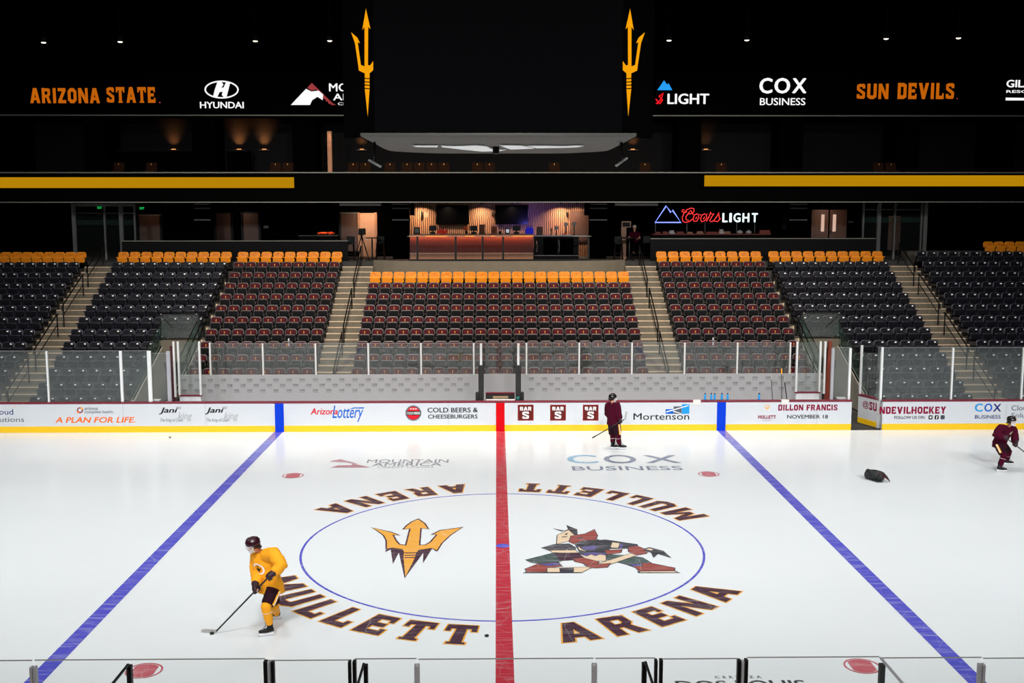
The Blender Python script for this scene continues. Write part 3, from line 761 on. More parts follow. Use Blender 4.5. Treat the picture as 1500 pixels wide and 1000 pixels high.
# ================================================================== GLASS ABOVE THE FAR BOARDS
def pane(x0, x1, z0, z1, Y, label, posts=(), pw=.05, gname='rink_glass', group=None, gm='glass', pm='alu', th=.012, pz=None):
    o = empty(gname, ((x0 + x1) / 2, Y, z0), label, 'glass panel', group)
    MB().box(x0 + .004, x1 - .004, Y, Y + th, z0, z1, gm).build('pane', o)
    MB().box(x0 + .004, x1 - .004, Y - .001, Y + th + .001, z1, z1 + .012, 'glass_edge').build('top_edge', o)
    for p in posts:
        x, w2, a, b, m = p
        mb = MB().box(x - w2 / 2, x + w2 / 2, Y - .035, Y + .045, a, b, m); q = mb.build('post', o, bevel=.006)
    return o
GY = 13.02
X = lambda px, y=550, Y=GY: at(px, y, Y).x
zt = at(100, 514, GY).z
pane(-26, X(70), 1.075, zt, GY, 'clear rink glass above the cut-off Cloud Solutions lettering', [(X(70), .06, 1.075, zt, 'alu')])
pane(X(70), X(178), 1.075, zt, GY, 'clear rink glass above the orange slogan A PLAN FOR LIFE', [(X(178), .09, 1.075, zt, 'alu')])
pane(X(178), X(220), 1.075, zt, GY, 'narrow clear rink glass just left of the dark maroon door pad', [(X(219.5), .13, 1.075, zt, 'alu')])
pane(X(222), X(247), 1.075, zt - .1, GY + .08, 'small rink glass with a thick grey post beside the dark maroon pad', [(X(246.5), .13, 1.075, zt - .02, 'steel')])
zr = at(1390, 509, GY).z
pane(X(1284.5), X(1395), 1.075, zr, GY, 'clear rink glass above the @ handle lettering', [(X(1291), .07, 1.075, zr + .02, 'alu'), (X(1394.5), .06, 1.075, zr, 'alu')])
pane(X(1395), X(1497), 1.075, zr, GY, 'clear rink glass above the blue three-letter business sponsor on the boards', [(X(1497.5), .06, 1.075, zr, 'alu')])
pane(X(1497), 26, 1.075, zr, GY, 'clear rink glass at the picture edge beyond the business sponsor lettering')
pane(X(1219), X(1246), 1.075, zr, GY + .08, 'small rink glass between the rust door pad and the open gate', [(X(1220), .1, 1.075, zr - .02, 'steel'), (X(1245.5), .08, 1.075, zr - .02, 'alu')])
for sx, lab in ((-1, 'small white shelf block on the board beside the dark maroon pad'), (1, 'small white shelf block on the board beside the rust pad')):
    tag(MB().box(sx * 12.05 - .17, sx * 12.05 + .13, 13.12, 13.3, 1.076, 1.13, 'white_pl').build('shelf_block', bevel=.01), lab, 'block')

# ================================================================== BENCH AREA
YC = 16.2
XL, XM0, XM1, XR = -12.1, at(693, 540, YC).x, at(770.5, 540, YC).x, 12.26
def bench_wall(x0, x1, lettered, label):
    o = empty('bench_wall', ((x0 + x1) / 2, YC, 0), label, 'bench wall')
    MB().box(x0, x1, YC, YC + .07, 0, 1.525, 'grey_wall').build('panel', o)
    if lettered:
        mb = MB(); A0, A1 = lettered
        n = int((A1 - A0) / 19.3) + 1
        for r, (yy, off) in enumerate(((554.4, 0), (562.2, .5), (570, 0))):
            for k in range(n):
                px = A0 + 3.5 + (k + off) * 19.27
                if px > A1 - 3: continue
                dy = -(px - 733) * .0045
                put(mb, text2d('COX', .012), wall_map(px - 3.8, yy - 1.5 + dy, px + 3.8, yy + 1.3 + dy, YC - .003), 'ink')
                put(mb, text2d('BUSINESS', .0), wall_map(px - 3.7, yy + 2.5 + dy, px + 3.7, yy + 3.4 + dy, YC - .003), 'slate')
        mb.build('sponsor_lettering', o)
    return o
bench_wall(XL, XM0, (266, 690), 'pale grey bench wall with COX repeats behind the bench on the side of the Arizona Lottery board')
bench_wall(XM0 + .002, XM1 - .002, None, 'plain pale grey wall section between the two black padded posts')
bench_wall(XM1, XR, (775, 1207), 'pale grey bench wall with COX repeats behind the bench on the side of the blue bottles')
zg = at(732, 502.5, YC).z
xs = [at(308 + 77.2 * k, 530, YC).x for k in range(12)]
for k in range(11):
    a, b = xs[k], xs[k + 1]
    side = 'from the dark maroon pad' if k < 5 else 'from the rust pad'
    lab = 'glass panel behind the gap between the padded posts' if k == 5 else f'bench-back glass panel, {ordinal(k + 1 if k < 5 else 11 - k)} along {side} end of the bench wall'
    p = [(b, .06, 1.5, zg, 'alu')]
    if k == 0: p.append((a, .06, 1.5, zg + .03, 'alu'))
    pane(a, b, 1.526, zg, YC + .02, lab, p, group='glass panels behind the benches')
def low_wall(px0, px1, Y, extra, label):
    x0, x1 = sorted((at(px0, 578, Y).x, at(px1, 578, Y).x))
    o = empty('bench_end_barrier', ((x0 + x1) / 2, Y, 0), label, 'bench end wall')
    MB().box(x0, x1, Y, Y + .1, 0, 1.03, 'white_pl').build('panel', o)
    MB().box(x0 - .04, x1 + .04, Y - .03, Y + .13, 1.03, 1.075, 'cap').build('cap_rail', o, bevel=.008)
    z1 = at(px0, 501, Y).z
    MB().box(x0, x1, Y + .04, Y + .052, 1.075, z1, 'glass').build('pane', o)
    for x in [x0, x1] + [at(e, 560, Y).x for e in extra]:
        MB().box(x - .035, x + .035, Y, Y + .09, 1.0, z1 + .02, 'alu').build('post', o, bevel=.006)
low_wall(263, 294, 14.35, (256,), 'short white end wall with glass beside the dark maroon pad')
low_wall(1166, 1200, 14.67, (1207.5,), 'short white end wall with glass beside the rust pad')
for (px0, px1, Y, m, lab) in ((248, 256.5, 15.2, 'maroon_pad', 'dark maroon upright door pad at the end of the bench'), (1208, 1217, 15.4, 'rust', 'rust-coloured upright door pad at the end of the bench')):
    a, b = at(px0, 560, Y).x, at(px1, 560, Y).x
    o = empty('door_pad', ((a + b) / 2, Y, 0), lab, 'padded door')
    if px0 < 700: MB().slab([(a + .02, Y, .01), (b, Y, .01), (b, Y, 2.75), (a + .06, Y, 2.75)], (0, .12, 0), m).build('pad', o, bevel=.015)
    else: MB().slab([(a, Y, .01), (b, Y, .01), (b, Y, 2.85), (b - .12, Y, 2.85)], (0, .12, 0), m).build('pad', o, bevel=.015)
    MB().box(a + .02, b - .02, Y + .12, Y + .2, .01, 2.6, 'black_pad').build('frame', o)
for px, dx, lab in ((704.8, -1, 'black padded post with white top, on the Arizona Lottery side of the bench gap'), (759.2, 1, 'black padded post with white top, beside the teal cup')):
    Y = 13.35
    x = at(px, 560, Y).x; z0 = .0; z1 = at(px, 534.5, Y).z; z2 = at(px, 503, Y).z
    o = empty('padded_post', (x, Y, 0), lab, 'padded post')
    MB().box(x - .095, x + .095, Y - .06, Y + .1, .0, z1, 'black_pad').build('pad', o, bevel=.03)
    MB().box(x - .04, x + .04, Y - .03, Y + .05, z1 - .1, z2, 'alu').build('post', o, bevel=.008)
    MB().box(x + dx * .14 - .06, x + dx * .14 + .06, Y - .05, Y + .12, 0, 1.32, 'black_pad').build('base', o, bevel=.02)
    MB().box(x - .006, x + .006, Y + .1, 16.1, 1.0, z2 - .05, 'glass').build('divider_pane', o)
o = empty('media_bay', (.0, 14.7, 0), 'low dark bay with maroon cap between the padded posts', 'bay')
xa, xb = at(711.5, 576, 14.7).x, at(754, 576, 14.7).x
MB().box(xa, xb, 14.7, 14.8, 0, 1.03, 'concrete_dark_or_shaded').build('panel', o); MB().box(xa, xb, 14.67, 14.83, 1.03, 1.075, 'cap').build('cap_rail', o, bevel=.008)
MB().box(xa, xb, 13.12, 13.3, 0, 1.05, 'cap').build('front_shelf', o); MB().box(xa + .03, xb - .03, 13.12, 13.28, 1.05, 1.085, 'white_pl').build('shelf_top', o)
MB().box(xa + .03, xb - .03, 13.9, 14.6, .7, .74, 'black_pad').build('desk', o)
a = at(722, 580, 14.2); b = at(744.5, 580, 14.2)
o = empty('carton', ((a.x + b.x) / 2, 14.2, .74), 'tan carton on the desk between the padded posts', 'box')
MB().box(a.x, b.x, 14.1, 14.4, .741, 1.0, 'carton').build('box_body', o, bevel=.006)
MB().box((a.x + b.x) / 2 - .06, (a.x + b.x) / 2 + .05, 14.095, 14.1, .86, .95, 'ink').build('dark_label', o)
p = at(758.8, 583, 13.1)
o = empty('cup', (p.x, 13.1, 1.076), 'teal cup standing on the board cap by a padded post', 'cup')
MB().lathe((p.x, 13.1, 1.076), [(.001, 0), (.045, 0), (.055, .1), (.056, .13), (.05, .13)], 'teal').build('cup_body', o); MB().lathe((p.x, 13.1, 1.076), [(.05, .125), (.05, .14), (.01, .145)], 'ink').build('lid', o)
# blue bottles on the boards
names = ['blue bottle on the board cap, first of six right of the paper sheet', 'second blue bottle on the board cap, one of a close pair', 'third blue bottle on the board cap, close behind the pair', 'fourth blue bottle on the board cap, above the blue stripe', 'fifth blue bottle on the board cap, just past the blue stripe', 'lone blue bottle on the board cap above the trident emblem']
proto = None
for px, lab in zip((1032.7, 1041.8, 1046.8, 1057.2, 1065.6, 1111.8), names):
    p = at(px, 585, 13.06)
    if proto is None:
        o = empty('drinks_bottle', (p.x, 13.05, 1.076), lab, 'bottle', 'blue bottles on the boards')
        c = (p.x, 13.05, 1.076)
        MB().lathe(c, [(.001, 0), (.036, 0), (.038, .02), (.038, .10), (.034, .115), (.038, .13), (.038, .17), (.03, .2), (.001, .2)], 'bottle_blue').build('bottle_body', o)
        MB().lathe(c, [(.03, .2), (.031, .225), (.012, .232), (.01, .25), (.001, .252)], 'ink').build('cap', o)
        proto = o; kids = list(o.children)
    else:
        o = proto.copy(); COL.objects.link(o); o.location = (p.x, 13.05, 1.076); o['label'] = lab
        for ch in kids:
            q = ch.copy(); COL.objects.link(q); q.parent = o; q.matrix_parent_inverse = ch.matrix_parent_inverse
for px, py, lab in ((1021, 588, 'white paper sheet hung over the board cap left of the blue bottles'), (1150.5, 588, 'white paper sheet hung over the board cap above the concert date')):
    p = at(px, py, 12.9); hw = .13
    mb = MB(); x0, x1 = p.x - hw, p.x + hw
    mb.slab([(x0, 12.931, .93), (x1, 12.931, .92), (x1 + .01, 12.931, 1.085), (x0, 12.931, 1.085)], (0, -.004, 0), 'paper')
    mb.slab([(x0, 12.931, 1.08), (x1 + .01, 12.931, 1.08), (x1 + .01, 13.09, 1.078), (x0, 13.09, 1.078)], (0, 0, .004), 'paper')
    tag(mb.build('paper_sheet'), lab, 'paper')
# sticks leaning on the bench side
for (x0, y0, x1, y1, lab, top) in ((1129.5, 548, 1131.5, 584, 'thin black hockey stick leaning on the bench, left of a group of three', 0), (1145, 540, 1145, 584, 'taped hockey stick with yellow top leaning on the bench, middle of three', 1), (1148.5, 552, 1152.5, 584, 'black hockey stick leaning on the bench, nearest the short white end wall', 0)):
    a = at(x0, y0, 14.0); b = at(x1, y1, 13.75); d = (a - b).normalized(); bb = b - d * (b.z - .03) / max(.3, d.z)
    o = empty('hockey_stick', tuple(bb), lab, 'hockey stick')
    MB().bar(bb, a, .032, .024, 'stick').build('shaft', o, bevel=.004)
    MB().bar(a - d * .2, a + d * .005, .036, .03, 'gold_ink' if top else 'tape').build('grip_tape', o, bevel=.004)
    MB().slab([bb, bb + Vector((.28, 0, .0)), bb + Vector((.3, 0, .05)), bb + Vector((.02, 0, .07))], (0, .012, 0), 'tape').build('blade', o)
for px, py, lab in ((423, 500, 'small silver fitting on the glass top above the Arizona Lottery board'), (1044.5, 499, 'small silver fitting on the glass top above the blue bottles')):
    p = at(px, 503, YC + .02)
    o = empty('glass_fitting', (p.x, YC, zg), lab, 'fitting')
    MB().box(p.x - .03, p.x + .03, YC - .01, YC + .06, zg - .1, zg + .03, 'steel').build('bracket', o, bevel=.006)
    MB().lathe((p.x, YC + .02, zg + .03), [(.001, 0), (.035, 0), (.04, .1), (.03, .12), (.03, .16), (.001, .17)], 'steel', 12).build('camera_head', o)
# ================================================================== THE LOWER BOWL
YF = lambda i: ROW_Y(i) - .70          # front edge of tread i
def terrace(name, x0, x1, r0, r1, m='concrete_dark_or_shaded'):
    mb = MB()
    for i in range(r0, r1 + 1):
        mb.box(x0, x1, YF(i), YF(i + 1), -.05, ROW_F(i), m)
    return mb.build(name, kind=S)
terrace('floor_terrace_centre', -5.77, 5.77, 0, 8)
terrace('floor_terrace_maroon_left', -12.23, -7.17, 0, 10)
terrace('floor_terrace_maroon_right', 7.17, 12.36, 0, 10)
terrace('floor_terrace_navy_left', -17.44, -13.83, -1, 3); terrace('floor_terrace_navy_left_upper', -17.44, -12.23, 4, 10)
terrace('floor_terrace_navy_right', 13.96, 17.70, -1, 3); terrace('floor_terrace_navy_right_upper', 12.36, 17.70, 4, 10)
terrace('floor_terrace_end_left', -34, -18.87, -1, 11)
terrace('floor_terrace_end_right', 19.2, 34, -1, 12)
def stairs(name, x0, x1, r0):
    mb = MB()
    for i in range(r0, 11):
        dz = .2065 if i >= -1 else .3
        for k in (0, 1):
            y0 = YF(i) + .42 * k; z = ROW_F(i) + dz * k
            mb.box(x0, x1, y0, y0 + .42, -.05, z, 'concrete')
            mb.box(x0, x1, y0 - .003, y0 + .05, z - .03, z + .003, 'nosing')
    mb.build(name, kind=S)
stairs('floor_stairs_center_left', -7.17, -5.77, 0); stairs('floor_stairs_center_right', 5.77, 7.17, 0)
stairs('floor_stairs_outer_left', -18.87, -17.44, -1); stairs('floor_stairs_outer_right', 17.70, 19.2, -1)
MB().box(-34, 34, YF(11), 35.7, CONC - .3, CONC, 'rubber').build('floor_concourse', kind=S)
# curved concrete wall closing the cut-out at the top of the centre block
mb = MB(); n = 24; prof = []
for j in range(n + 1):
    u = j / n * 2 - 1; prof.append((5.77 * u, 24.15 + 1.2 * abs(u) ** 4))
zt2 = at(732, 382.5, 24.2).z
rings = [[(x, y, 4.0), (x, y, zt2), (x, y + .22, zt2), (x, y + .22, 4.0)] for x, y in prof]
mb.rings(rings, 'concrete', smooth=False); mb.build('wall_curved_concrete', kind=S)
mb = MB()
for j in range(n):
    (x0, y0), (x1, y1) = prof[j], prof[j + 1]
    mb.add([(x0, y0 + .2, CONC), (x1, y1 + .2, CONC), (x1, 25.6, CONC), (x0, 25.6, CONC)], [(0, 1, 2, 3)], 'rubber')
mb.build('floor_center_landing', kind=S)
# drink-rail walls behind the side blocks
for x0, x1, lab in ((-17.5, -7.05, 'charcoal wall with grey top behind the gold seats left of the bar'), (7.05, 17.6, 'charcoal wall with grey top behind the gold seats under the neon sign')):
    o = empty('drink_rail_wall', ((x0 + x1) / 2, 26.2, CONC), lab, 'low wall')
    zz = at((300 if x0 < 0 else 1100), 353.5 if x0 < 0 else 350, 26.2).z
    MB().box(x0, x1, 26.2, 26.32, CONC - .5, zz, 'wall_char').build('panel', o); MB().box(x0, x1, 26.15, 26.55, zz, zz + .035, 'rail_grey').build('drink_rail', o, bevel=.006)

# ------------------------------------------------------------------ seats
def rrect(w, hgt, r, n=4):
    pts = []
    for cx, cy, a0 in ((w / 2 - r, hgt - r, 0), (-w / 2 + r, hgt - r, 90), (-w / 2 + r, r, 180), (w / 2 - r, r, 270)):
        for k in range(n + 1):
            a = math.radians(a0 + 90 * k / n); pts.append((cx + r * math.cos(a), cy + r * math.sin(a)))
    return pts
def plate(mb, w, hgt, th, r, z0, y0, lean, m, bulge=0.0, edge=None):
    """rounded slab standing at z0, front face y0, leaning back by lean"""
    base = rrect(w, hgt, r); e = min(.012, th * .35)
    cx, cz = 0, hgt / 2
    def ringp(s, y): return [(x * s, y + y0 + lean * ((cz + (z - cz) * s) / hgt), z0 + cz + (z - cz) * s) for x, z in base]
    k = 1 - 2 * (.026 if edge else e) / w
    R = [ringp(.6, -bulge), ringp(k, -bulge * .25), ringp(1, e), ringp(1, th - e), ringp(k, th)]
    mb.rings(R[:2], m, smooth=False); mb.rings(R[1:4], edge or m, cap=False, smooth=False); mb.rings(R[3:], m, smooth=False)
    return mb
def seat_meshes(kind):
    c = dict(maroon=('seat_shell', 'pad_maroon', 'seat_dark', 'plate_gold'), navy=('seat_navy', None, 'seat_navy2', 'plate_glint'), gold=('seat_yellow', None, 'seat_yellow2', 'plate_dark'))[kind]
    W = .47
    fr = MB()
    for sx in (-1, 1):
        fr.box(sx * .226 - .016, sx * .226 + .016, -.27, .03, .605, .645, c[2] if kind != 'gold' else 'seat_yellow2')
        fr.box(sx * .226 - .014, sx * .226 + .014, -.06, .02, .0, .61, 'black_metal')
    fr.box(-.23, .23, -.05, -.01, .36, .40, 'black_metal')
    bk = MB(); plate(bk, W, .42, .045, .10, .45, -.02, .06, c[0] if kind != 'maroon' else 'seat_dark', .0, {'navy': 'navy_lit_rim', 'maroon': 'seat_shell'}.get(kind))
    parts = [('backrest', bk.mesh('backrest'))]
    if c[1]:
        pd = MB(); plate(pd, W - .09, .26, .04, .07, .57, -.045, .038, c[1], .012); parts.append(('back_pad', pd.mesh('back_pad')))
    pn = MB(); plate(pn, .44, .27, .06, .07, .39, -.17, -.03, c[2], .006, {'maroon': 'seat_shell', 'navy': 'navy_lit_rim', 'gold': 'seat_yellow'}[kind]); parts.append(('seat_pan', pn.mesh('seat_pan')))
    pl = MB()
    if kind == 'maroon':
        pl.slab([(-.006, -.052, .66), (.006, -.052, .66), (.008, -.046, .73), (.022, -.045, .745), (.014, -.044, .76), (0, -.044, .775), (-.014, -.044, .76), (-.022, -.045, .745), (-.008, -.046, .73)], (0, .012, 0), c[3])
    elif kind == 'navy': pl.slab([(.07, .015, .765), (.145, .015, .765), (.145, .019, .812), (.07, .019, .812)], (0, .01, 0), c[3])
    else: pl.slab([(-.012, .012, .745), (.012, .012, .745), (.012, .016, .785), (-.012, .016, .785)], (0, .01, 0), c[3])
    parts.append(('number_plate', pl.mesh('number_plate')))
    return fr.mesh('seat_frame_' + kind), parts
KINDM = {k: seat_meshes(k) for k in ('maroon', 'navy', 'gold')}
SEATN = dict(maroon='padded_stadium_seat', navy='plastic_stadium_seat', gold='gold_stadium_seat')
SEATD = dict(maroon='maroon padded folding seat', navy='navy plastic folding seat', gold='gold plastic folding seat')
def seat(kind, x, y, z, label, group):
    fm_, parts = KINDM[kind]
    r = bpy.data.objects.new(SEATN[kind], fm_); COL.objects.link(r); r.location = (x, y, z)
    tag(r, label, 'seat', group)
    for nme, me in parts:
        p = bpy.data.objects.new(nme, me); COL.objects.link(p); p.parent = r
    return r
plan = []      # (kind, x, row, label, group)
def rows(block, x0, x1, n, rr, kinds, where, skip=None):
    pitch = (x1 - x0) / n
    for i in rr:
        for k in range(n):
            if skip and skip(i, k): continue
            x = x0 + (k + .5) * pitch
            kd = kinds(i)
            if where[2] == 'l': kk, fr_ = k + 1, where[1]
            elif where[2] == 'c':
                kk, fr_ = (k + 1, where[1]) if k < n / 2 else (n - k, where[3])
            else: kk, fr_ = n - k, where[1]
            base = {'gold': 'top row'}.get(kd, ordinal(i - where[4] + 1) + ' row up')
            plan.append((kd, x, i, f'{SEATD[kd]}, {base} of the {where[0]}, {ordinal(kk)} {fr_}', f'{kd} seats of the {where[0]}'))
rows('c', -5.77, 5.77, 22, range(0, 9), lambda i: 'gold' if i == 8 else 'maroon', ('centre block', 'from the left stairs', 'c', 'from the right stairs', 0))
rows('ml', -12.0, -7.17, 9, range(0, 11), lambda i: 'gold' if i == 10 else 'maroon', ('left maroon block', 'from the stairs', 'r', '', 0))
rows('mr', 7.17, 12.08, 9, range(0, 11), lambda i: 'gold' if i == 10 else 'maroon', ('right maroon block', 'from the stairs', 'l', '', 0))
rows('nl', -17.44, -12.23, 10, range(-2, 11), lambda i: 'gold' if i == 10 else 'navy', ('left navy block', 'from the stairs', 'l', '', -2), lambda i, k: i <= 3 and k >= 7)
rows('nr', 12.36, 17.70, 10, range(-2, 11), lambda i: 'gold' if i == 10 else 'navy', ('right navy block', 'from the stairs', 'r', '', -2), lambda i, k: i <= 3 and k < 3)
def in_view(x, i):
    d = Vector((x, ROW_Y(i), ROW_F(i) + .6)) - CAMP
    return abs(d.dot(_r) / d.dot(_f) * FPX) < 757
nL, nR = 9, 11
rows('el', -18.87 - nL * .485, -18.87, nL, range(-1, 11), lambda i: 'gold' if i == 10 else 'navy', ('far left block', 'from the stairs', 'r', '', -1), lambda i, k: not in_view(-18.87 - nL * .485 + (k + .5) * .485, i))
rows('er', 19.2, 19.2 + nR * .5, nR, range(-2, 12), lambda i: 'gold' if i == 11 else 'navy', ('far right block', 'from the stairs', 'l', '', -2), lambda i, k: (not in_view(19.2 + (k + .5) * .5, i)) or (i == 11 and k < 7))
rest = {}
cnt = {}
plan.sort(key=lambda p: p[2])
for kd, x, i, lab, grp in plan:
    cnt[kd] = cnt.get(kd, 0) + 1
    if cnt[kd] > 300: rest.setdefault(kd, []).append((x, ROW_Y(i), ROW_F(i)))
    else: seat(kd, x, ROW_Y(i), ROW_F(i), lab, grp)
print('SEATS', cnt)
for kd, pos in rest.items():
    mb = MB(); fm_, parts = KINDM[kd]
    for px_, py_, pz_ in pos:
        for me in [fm_] + [q[1] for q in parts]:
            vs = [(v.co.x + px_, v.co.y + py_, v.co.z + pz_) for v in me.vertices]
            b = len(mb.v); mb.v += vs
            ids = [mb.k(mm) for mm in me.materials]
            for pg in me.polygons: mb.f.append([b + q for q in pg.vertices]); mb.mi.append(ids[pg.material_index]); mb.sm.append(pg.use_smooth)
    mb.build(SEATN[kd] + '_upper_rows', None, {'maroon': 'maroon padded seats filling the highest rows below the gold seats of the side blocks', 'navy': 'navy plastic seats in the highest rows of the outer blocks'}[kd], 'seats', None, 'stuff')

# ------------------------------------------------------------------ handrails on the stairs
def handrail(x, r0, r1, label, m='black_metal', hgt=.92):
    """sloping rail over rows r0..r1 (fractions allowed)"""
    g = lambda r: Vector((x, YF(0) + .84 * r + .3, max(0, .79 + .413 * r + .05)))
    o = empty('stair_handrail', tuple(g(r0)), label, 'handrail')
    a, b = g(r0), g(r1); U = Vector((0, 0, hgt))
    for p in (a, b): MB().tube([p, p + U], .028, m).build('post', o)
    MB().tube([a + U + Vector((0, -.16, -.22)), a + U + Vector((0, -.1, -.02)), a + U, b + U, b + U + Vector((0, .12, 0))], .028, m).build('top_rail', o)
    MB().tube([a + U * .55, b + U * .55], .02, m).build('mid_rail', o)
for x, nm in ((-6.33, 'stairs between the left maroon block and the centre block'), (6.42, 'stairs between the centre block and the right maroon block')):
    for a, b, q in ((-.1, 2.6, 'lowest'), (3.2, 6.3, 'middle'), (7.2, 10.4, 'upper')):
        handrail(x, a, b, f'{q} black handrail on the {nm}')
for x, nm in ((-18.15, 'outer stairs beside the far left block'), (18.45, 'outer stairs beside the far right block')):
    for a, b, q in ((-1.6, .6, 'lowest'), (1.4, 4.1, 'second lowest'), (4.9, 7.6, 'third'), (8.3, 10.6, 'topmost')):
        handrail(x, a, b, f'{q} black handrail on the {nm}')
# ------------------------------------------------------------------ tunnel openings in the outer navy blocks
for sx, xa, xb, side in ((-1, -13.83, -12.23, 'left'), (1, 12.36, 13.96, 'right')):
    for xx, w_ in ((xa + .01, 'a'), (xb - .15, 'b')):
        mb = MB()
        mb.slab([(xx, 15.6, 0), (xx, 20.3, 0), (xx, 20.3, 2.45), (xx, 19.3, 2.15), (xx, 15.6, .55)], (.14, 0, 0), 'concrete_wet')
        mb.build(f'wall_tunnel_{side}_{w_}', kind=S)
    MB().box(xa + .01, xb - .01, YF(4) - .27, YF(4) - .02, 1.55, 2.44, 'concrete').build(f'wall_tunnel_{side}_beam', kind=S)
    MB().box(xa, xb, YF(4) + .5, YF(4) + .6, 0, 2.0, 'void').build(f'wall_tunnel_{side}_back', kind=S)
    o = empty('tunnel_guard', ((xa + xb) / 2, YF(4), 2.44), f'glass guard with black frame above the {side} tunnel opening', 'guard rail')
    y = YF(4) - .1; z0, z1 = 2.5, 3.5
    MB().box(xa, xb, y, y + .015, z0 + .05, z1, 'glass').build('pane', o)
    MB().tube([(xa + .03, y, 2.44), (xa + .03, y, z1 + .03), (xb - .03, y, z1 + .03), (xb - .03, y, 2.44)], .022, 'black_metal').build('frame', o)
    MB().tube([(xa, y, z0), (xb, y, z0)], .025, 'black_metal').build('bottom_rail', o)
    MB().tube([(xa + .05, y - .02, z1), (xa + .55 * 1, y + .02, z0 + .42)] if sx < 0 else [(xb - .02, y - .02, z1), (xb - .62, y + .02, z0 + .4)], .02, 'black_metal').build('brace', o)
    for q in ((xa + .08, z0 + .1), (xb - .08, z0 + .1), (xa + .08, z1), (xb - .08, z1)):
        MB().lathe((q[0], y - .02, q[1]), [(.001, -.02), (.024, -.02), (.024, .0)], 'steel', 10, 'y').build('clip', o)
    for xx, e in ((xa + .07, 'outer' if sx < 0 else 'inner'), (xb - .08, 'inner' if sx < 0 else 'outer')):
        o = empty('tunnel_side_guard', (xx, 18, 1), f'sloping green-edged glass guard on the {e} wall of the {side} tunnel', 'guard rail')
        p = [(xx, 15.8, .64), (xx, 20.1, 2.5), (xx, 20.1, 3.4), (xx, 15.8, 1.55)]
        MB().slab(p, (.012, 0, 0), 'glass_green').build('pane', o)
        MB().tube([(xx, 15.8, .64), (xx, 20.1, 2.5)], .035, 'black_metal').build('bottom_rail', o)
        MB().tube([(xx, 15.8, 1.58), (xx, 20.1, 3.43)], .02, 'black_metal').build('top_rail', o)
    xr = -12.12 if sx < 0 else 12.22
    handrail(xr, .8, 8.6, f'long black handrail on the gap between the {side} maroon and {side} navy blocks')
    # small lit step ends in that gap
    for i in range(4, 10):
        tag(MB().box(xr - .09, xr + .09, YF(i) - .02, YF(i) + .03, ROW_F(i) - .12, ROW_F(i) + .004, 'nosing').build('step_edge'), f'small pale step edge, {ordinal(i - 3)} up in the gap beside the {side} tunnel', 'step')
# ================================================================== THE CONCOURSE
CY0, CY1 = 26.6, 31.0
ZC = at(732, 295, 24.3).z         # underside of the balcony
MB().box(-34, 34, 24.35, 35.6, ZC, ZC + .12, 'void').build('ceiling_concourse', kind=S)
MB().box(-34, at(600, 330, CY1).x, CY1, CY1 + .2, CONC, ZC, 'void').build('wall_concourse_left', kind=S)
MB().box(at(864, 330, CY1).x, 34, CY1, CY1 + .2, CONC, ZC, 'void').build('wall_concourse_right', kind=S)
MB().box(at(600, 330, CY1).x, at(864, 330, CY1).x, CY1, CY1 + .2, CONC, ZC, 'slat').build('wall_bar', kind=S)
P = lambda px, py, Y=CY1 - .02: at(px, py, Y)
def rbox(px0, py0, px1, py1, Y, d, m, name, parent=None, bevel=0, **kw):
    a = at(px0, py1, Y); b = at(px1, py0, Y)
    return MB().box(a.x, b.x, Y, Y + d, a.z, b.z, m).build(name, parent, bevel=bevel, **kw)
# trim line under the balcony edge
MB().box(-26, 26, 24.05, 24.1, at(732, 296.6, 24.05).z, at(732, 295.2, 24.05).z, 'rail_grey').build('trim_1', kind=S)
for px0, px1, n in ((497, 558, 2), (901, 964, 3)):
    a, b = at(px0, 301, 25).x, at(px1, 301, 25).x
    MB().box(a, b, 25, 25.2, at(px0, 301.5, 25).z, at(px0, 296, 25).z, 'rail_grey').build(f'trim_{n}', kind=S)
# columns with grey bands
for px0, px1, lab in ((285, 309, 'black column with grey bands between the two pairs of brown doors'), (574.5, 599, 'black column with grey bands left of the bar'), (863.5, 889, 'black column with grey bands right of the bar'), (1156, 1182, 'black column with grey bands right of the neon sign')):
    Y = 28.2; a, b = at(px0, 330, Y).x, at(px1, 330, Y).x
    o = empty('banded_column', ((a + b) / 2, Y, CONC), lab, 'column')
    MB().box(a, b, Y, Y + .5, CONC, ZC, 'void').build('shaft', o)
    for yy in (299, 305, 322):
        z = at(px0, yy, Y).z
        MB().box(a, b, Y - .02, Y, z - .025, z + .025, 'rail_grey').build('band', o)
# bar counter
YBAR = 28.0
zc = at(690, 345, YBAR).z
a, b = at(600, 345, YBAR).x, at(781, 345, YBAR).x
o = empty('bar_counter', ((a + b) / 2, YBAR, CONC), 'bar counter with pale wood top and orange-lit dark slat front', 'bar counter')
MB().box(a + .01, b - .01, YBAR - .22, YBAR + .75, zc, zc + .07, 'wood').build('countertop', o, bevel=.01)
mb = MB()
n = 46
for j in range(n):
    x0 = a + (b - a) * j / n
    mb.box(x0 + .006, x0 + (b - a) / n - .006, YBAR + .03, YBAR + .08, CONC + .32, zc, 'wood_dark')
mb.box(a, b, YBAR + .07, YBAR + .6, CONC + .3, zc, 'wood_dark'); mb.build('slat_front', o)
MB().box(a, b, YBAR - .17, YBAR - .13, zc - .03, zc - .005, 'warm_lens').build('under_counter_light', o)
lt = area('under_counter_glow', ((a + b) / 2, YBAR - .1, zc - .035), ((a + b) / 2, YBAR + .12, CONC), b - a, .05, 70, (1.0, .30, .10))
MB().box(a, b, YBAR - .05, YBAR + .3, CONC + .27, CONC + .30, 'foam').build('foot_ledge', o)
MB().box(a, b, YBAR + .02, YBAR + .5, CONC, CONC + .27, 'wood').build('plinth', o)
o = empty('bar_cooler', (at(822, 360, YBAR).x, YBAR, CONC), 'black glass-fronted cooler with steel handle at the end of the bar', 'cooler')
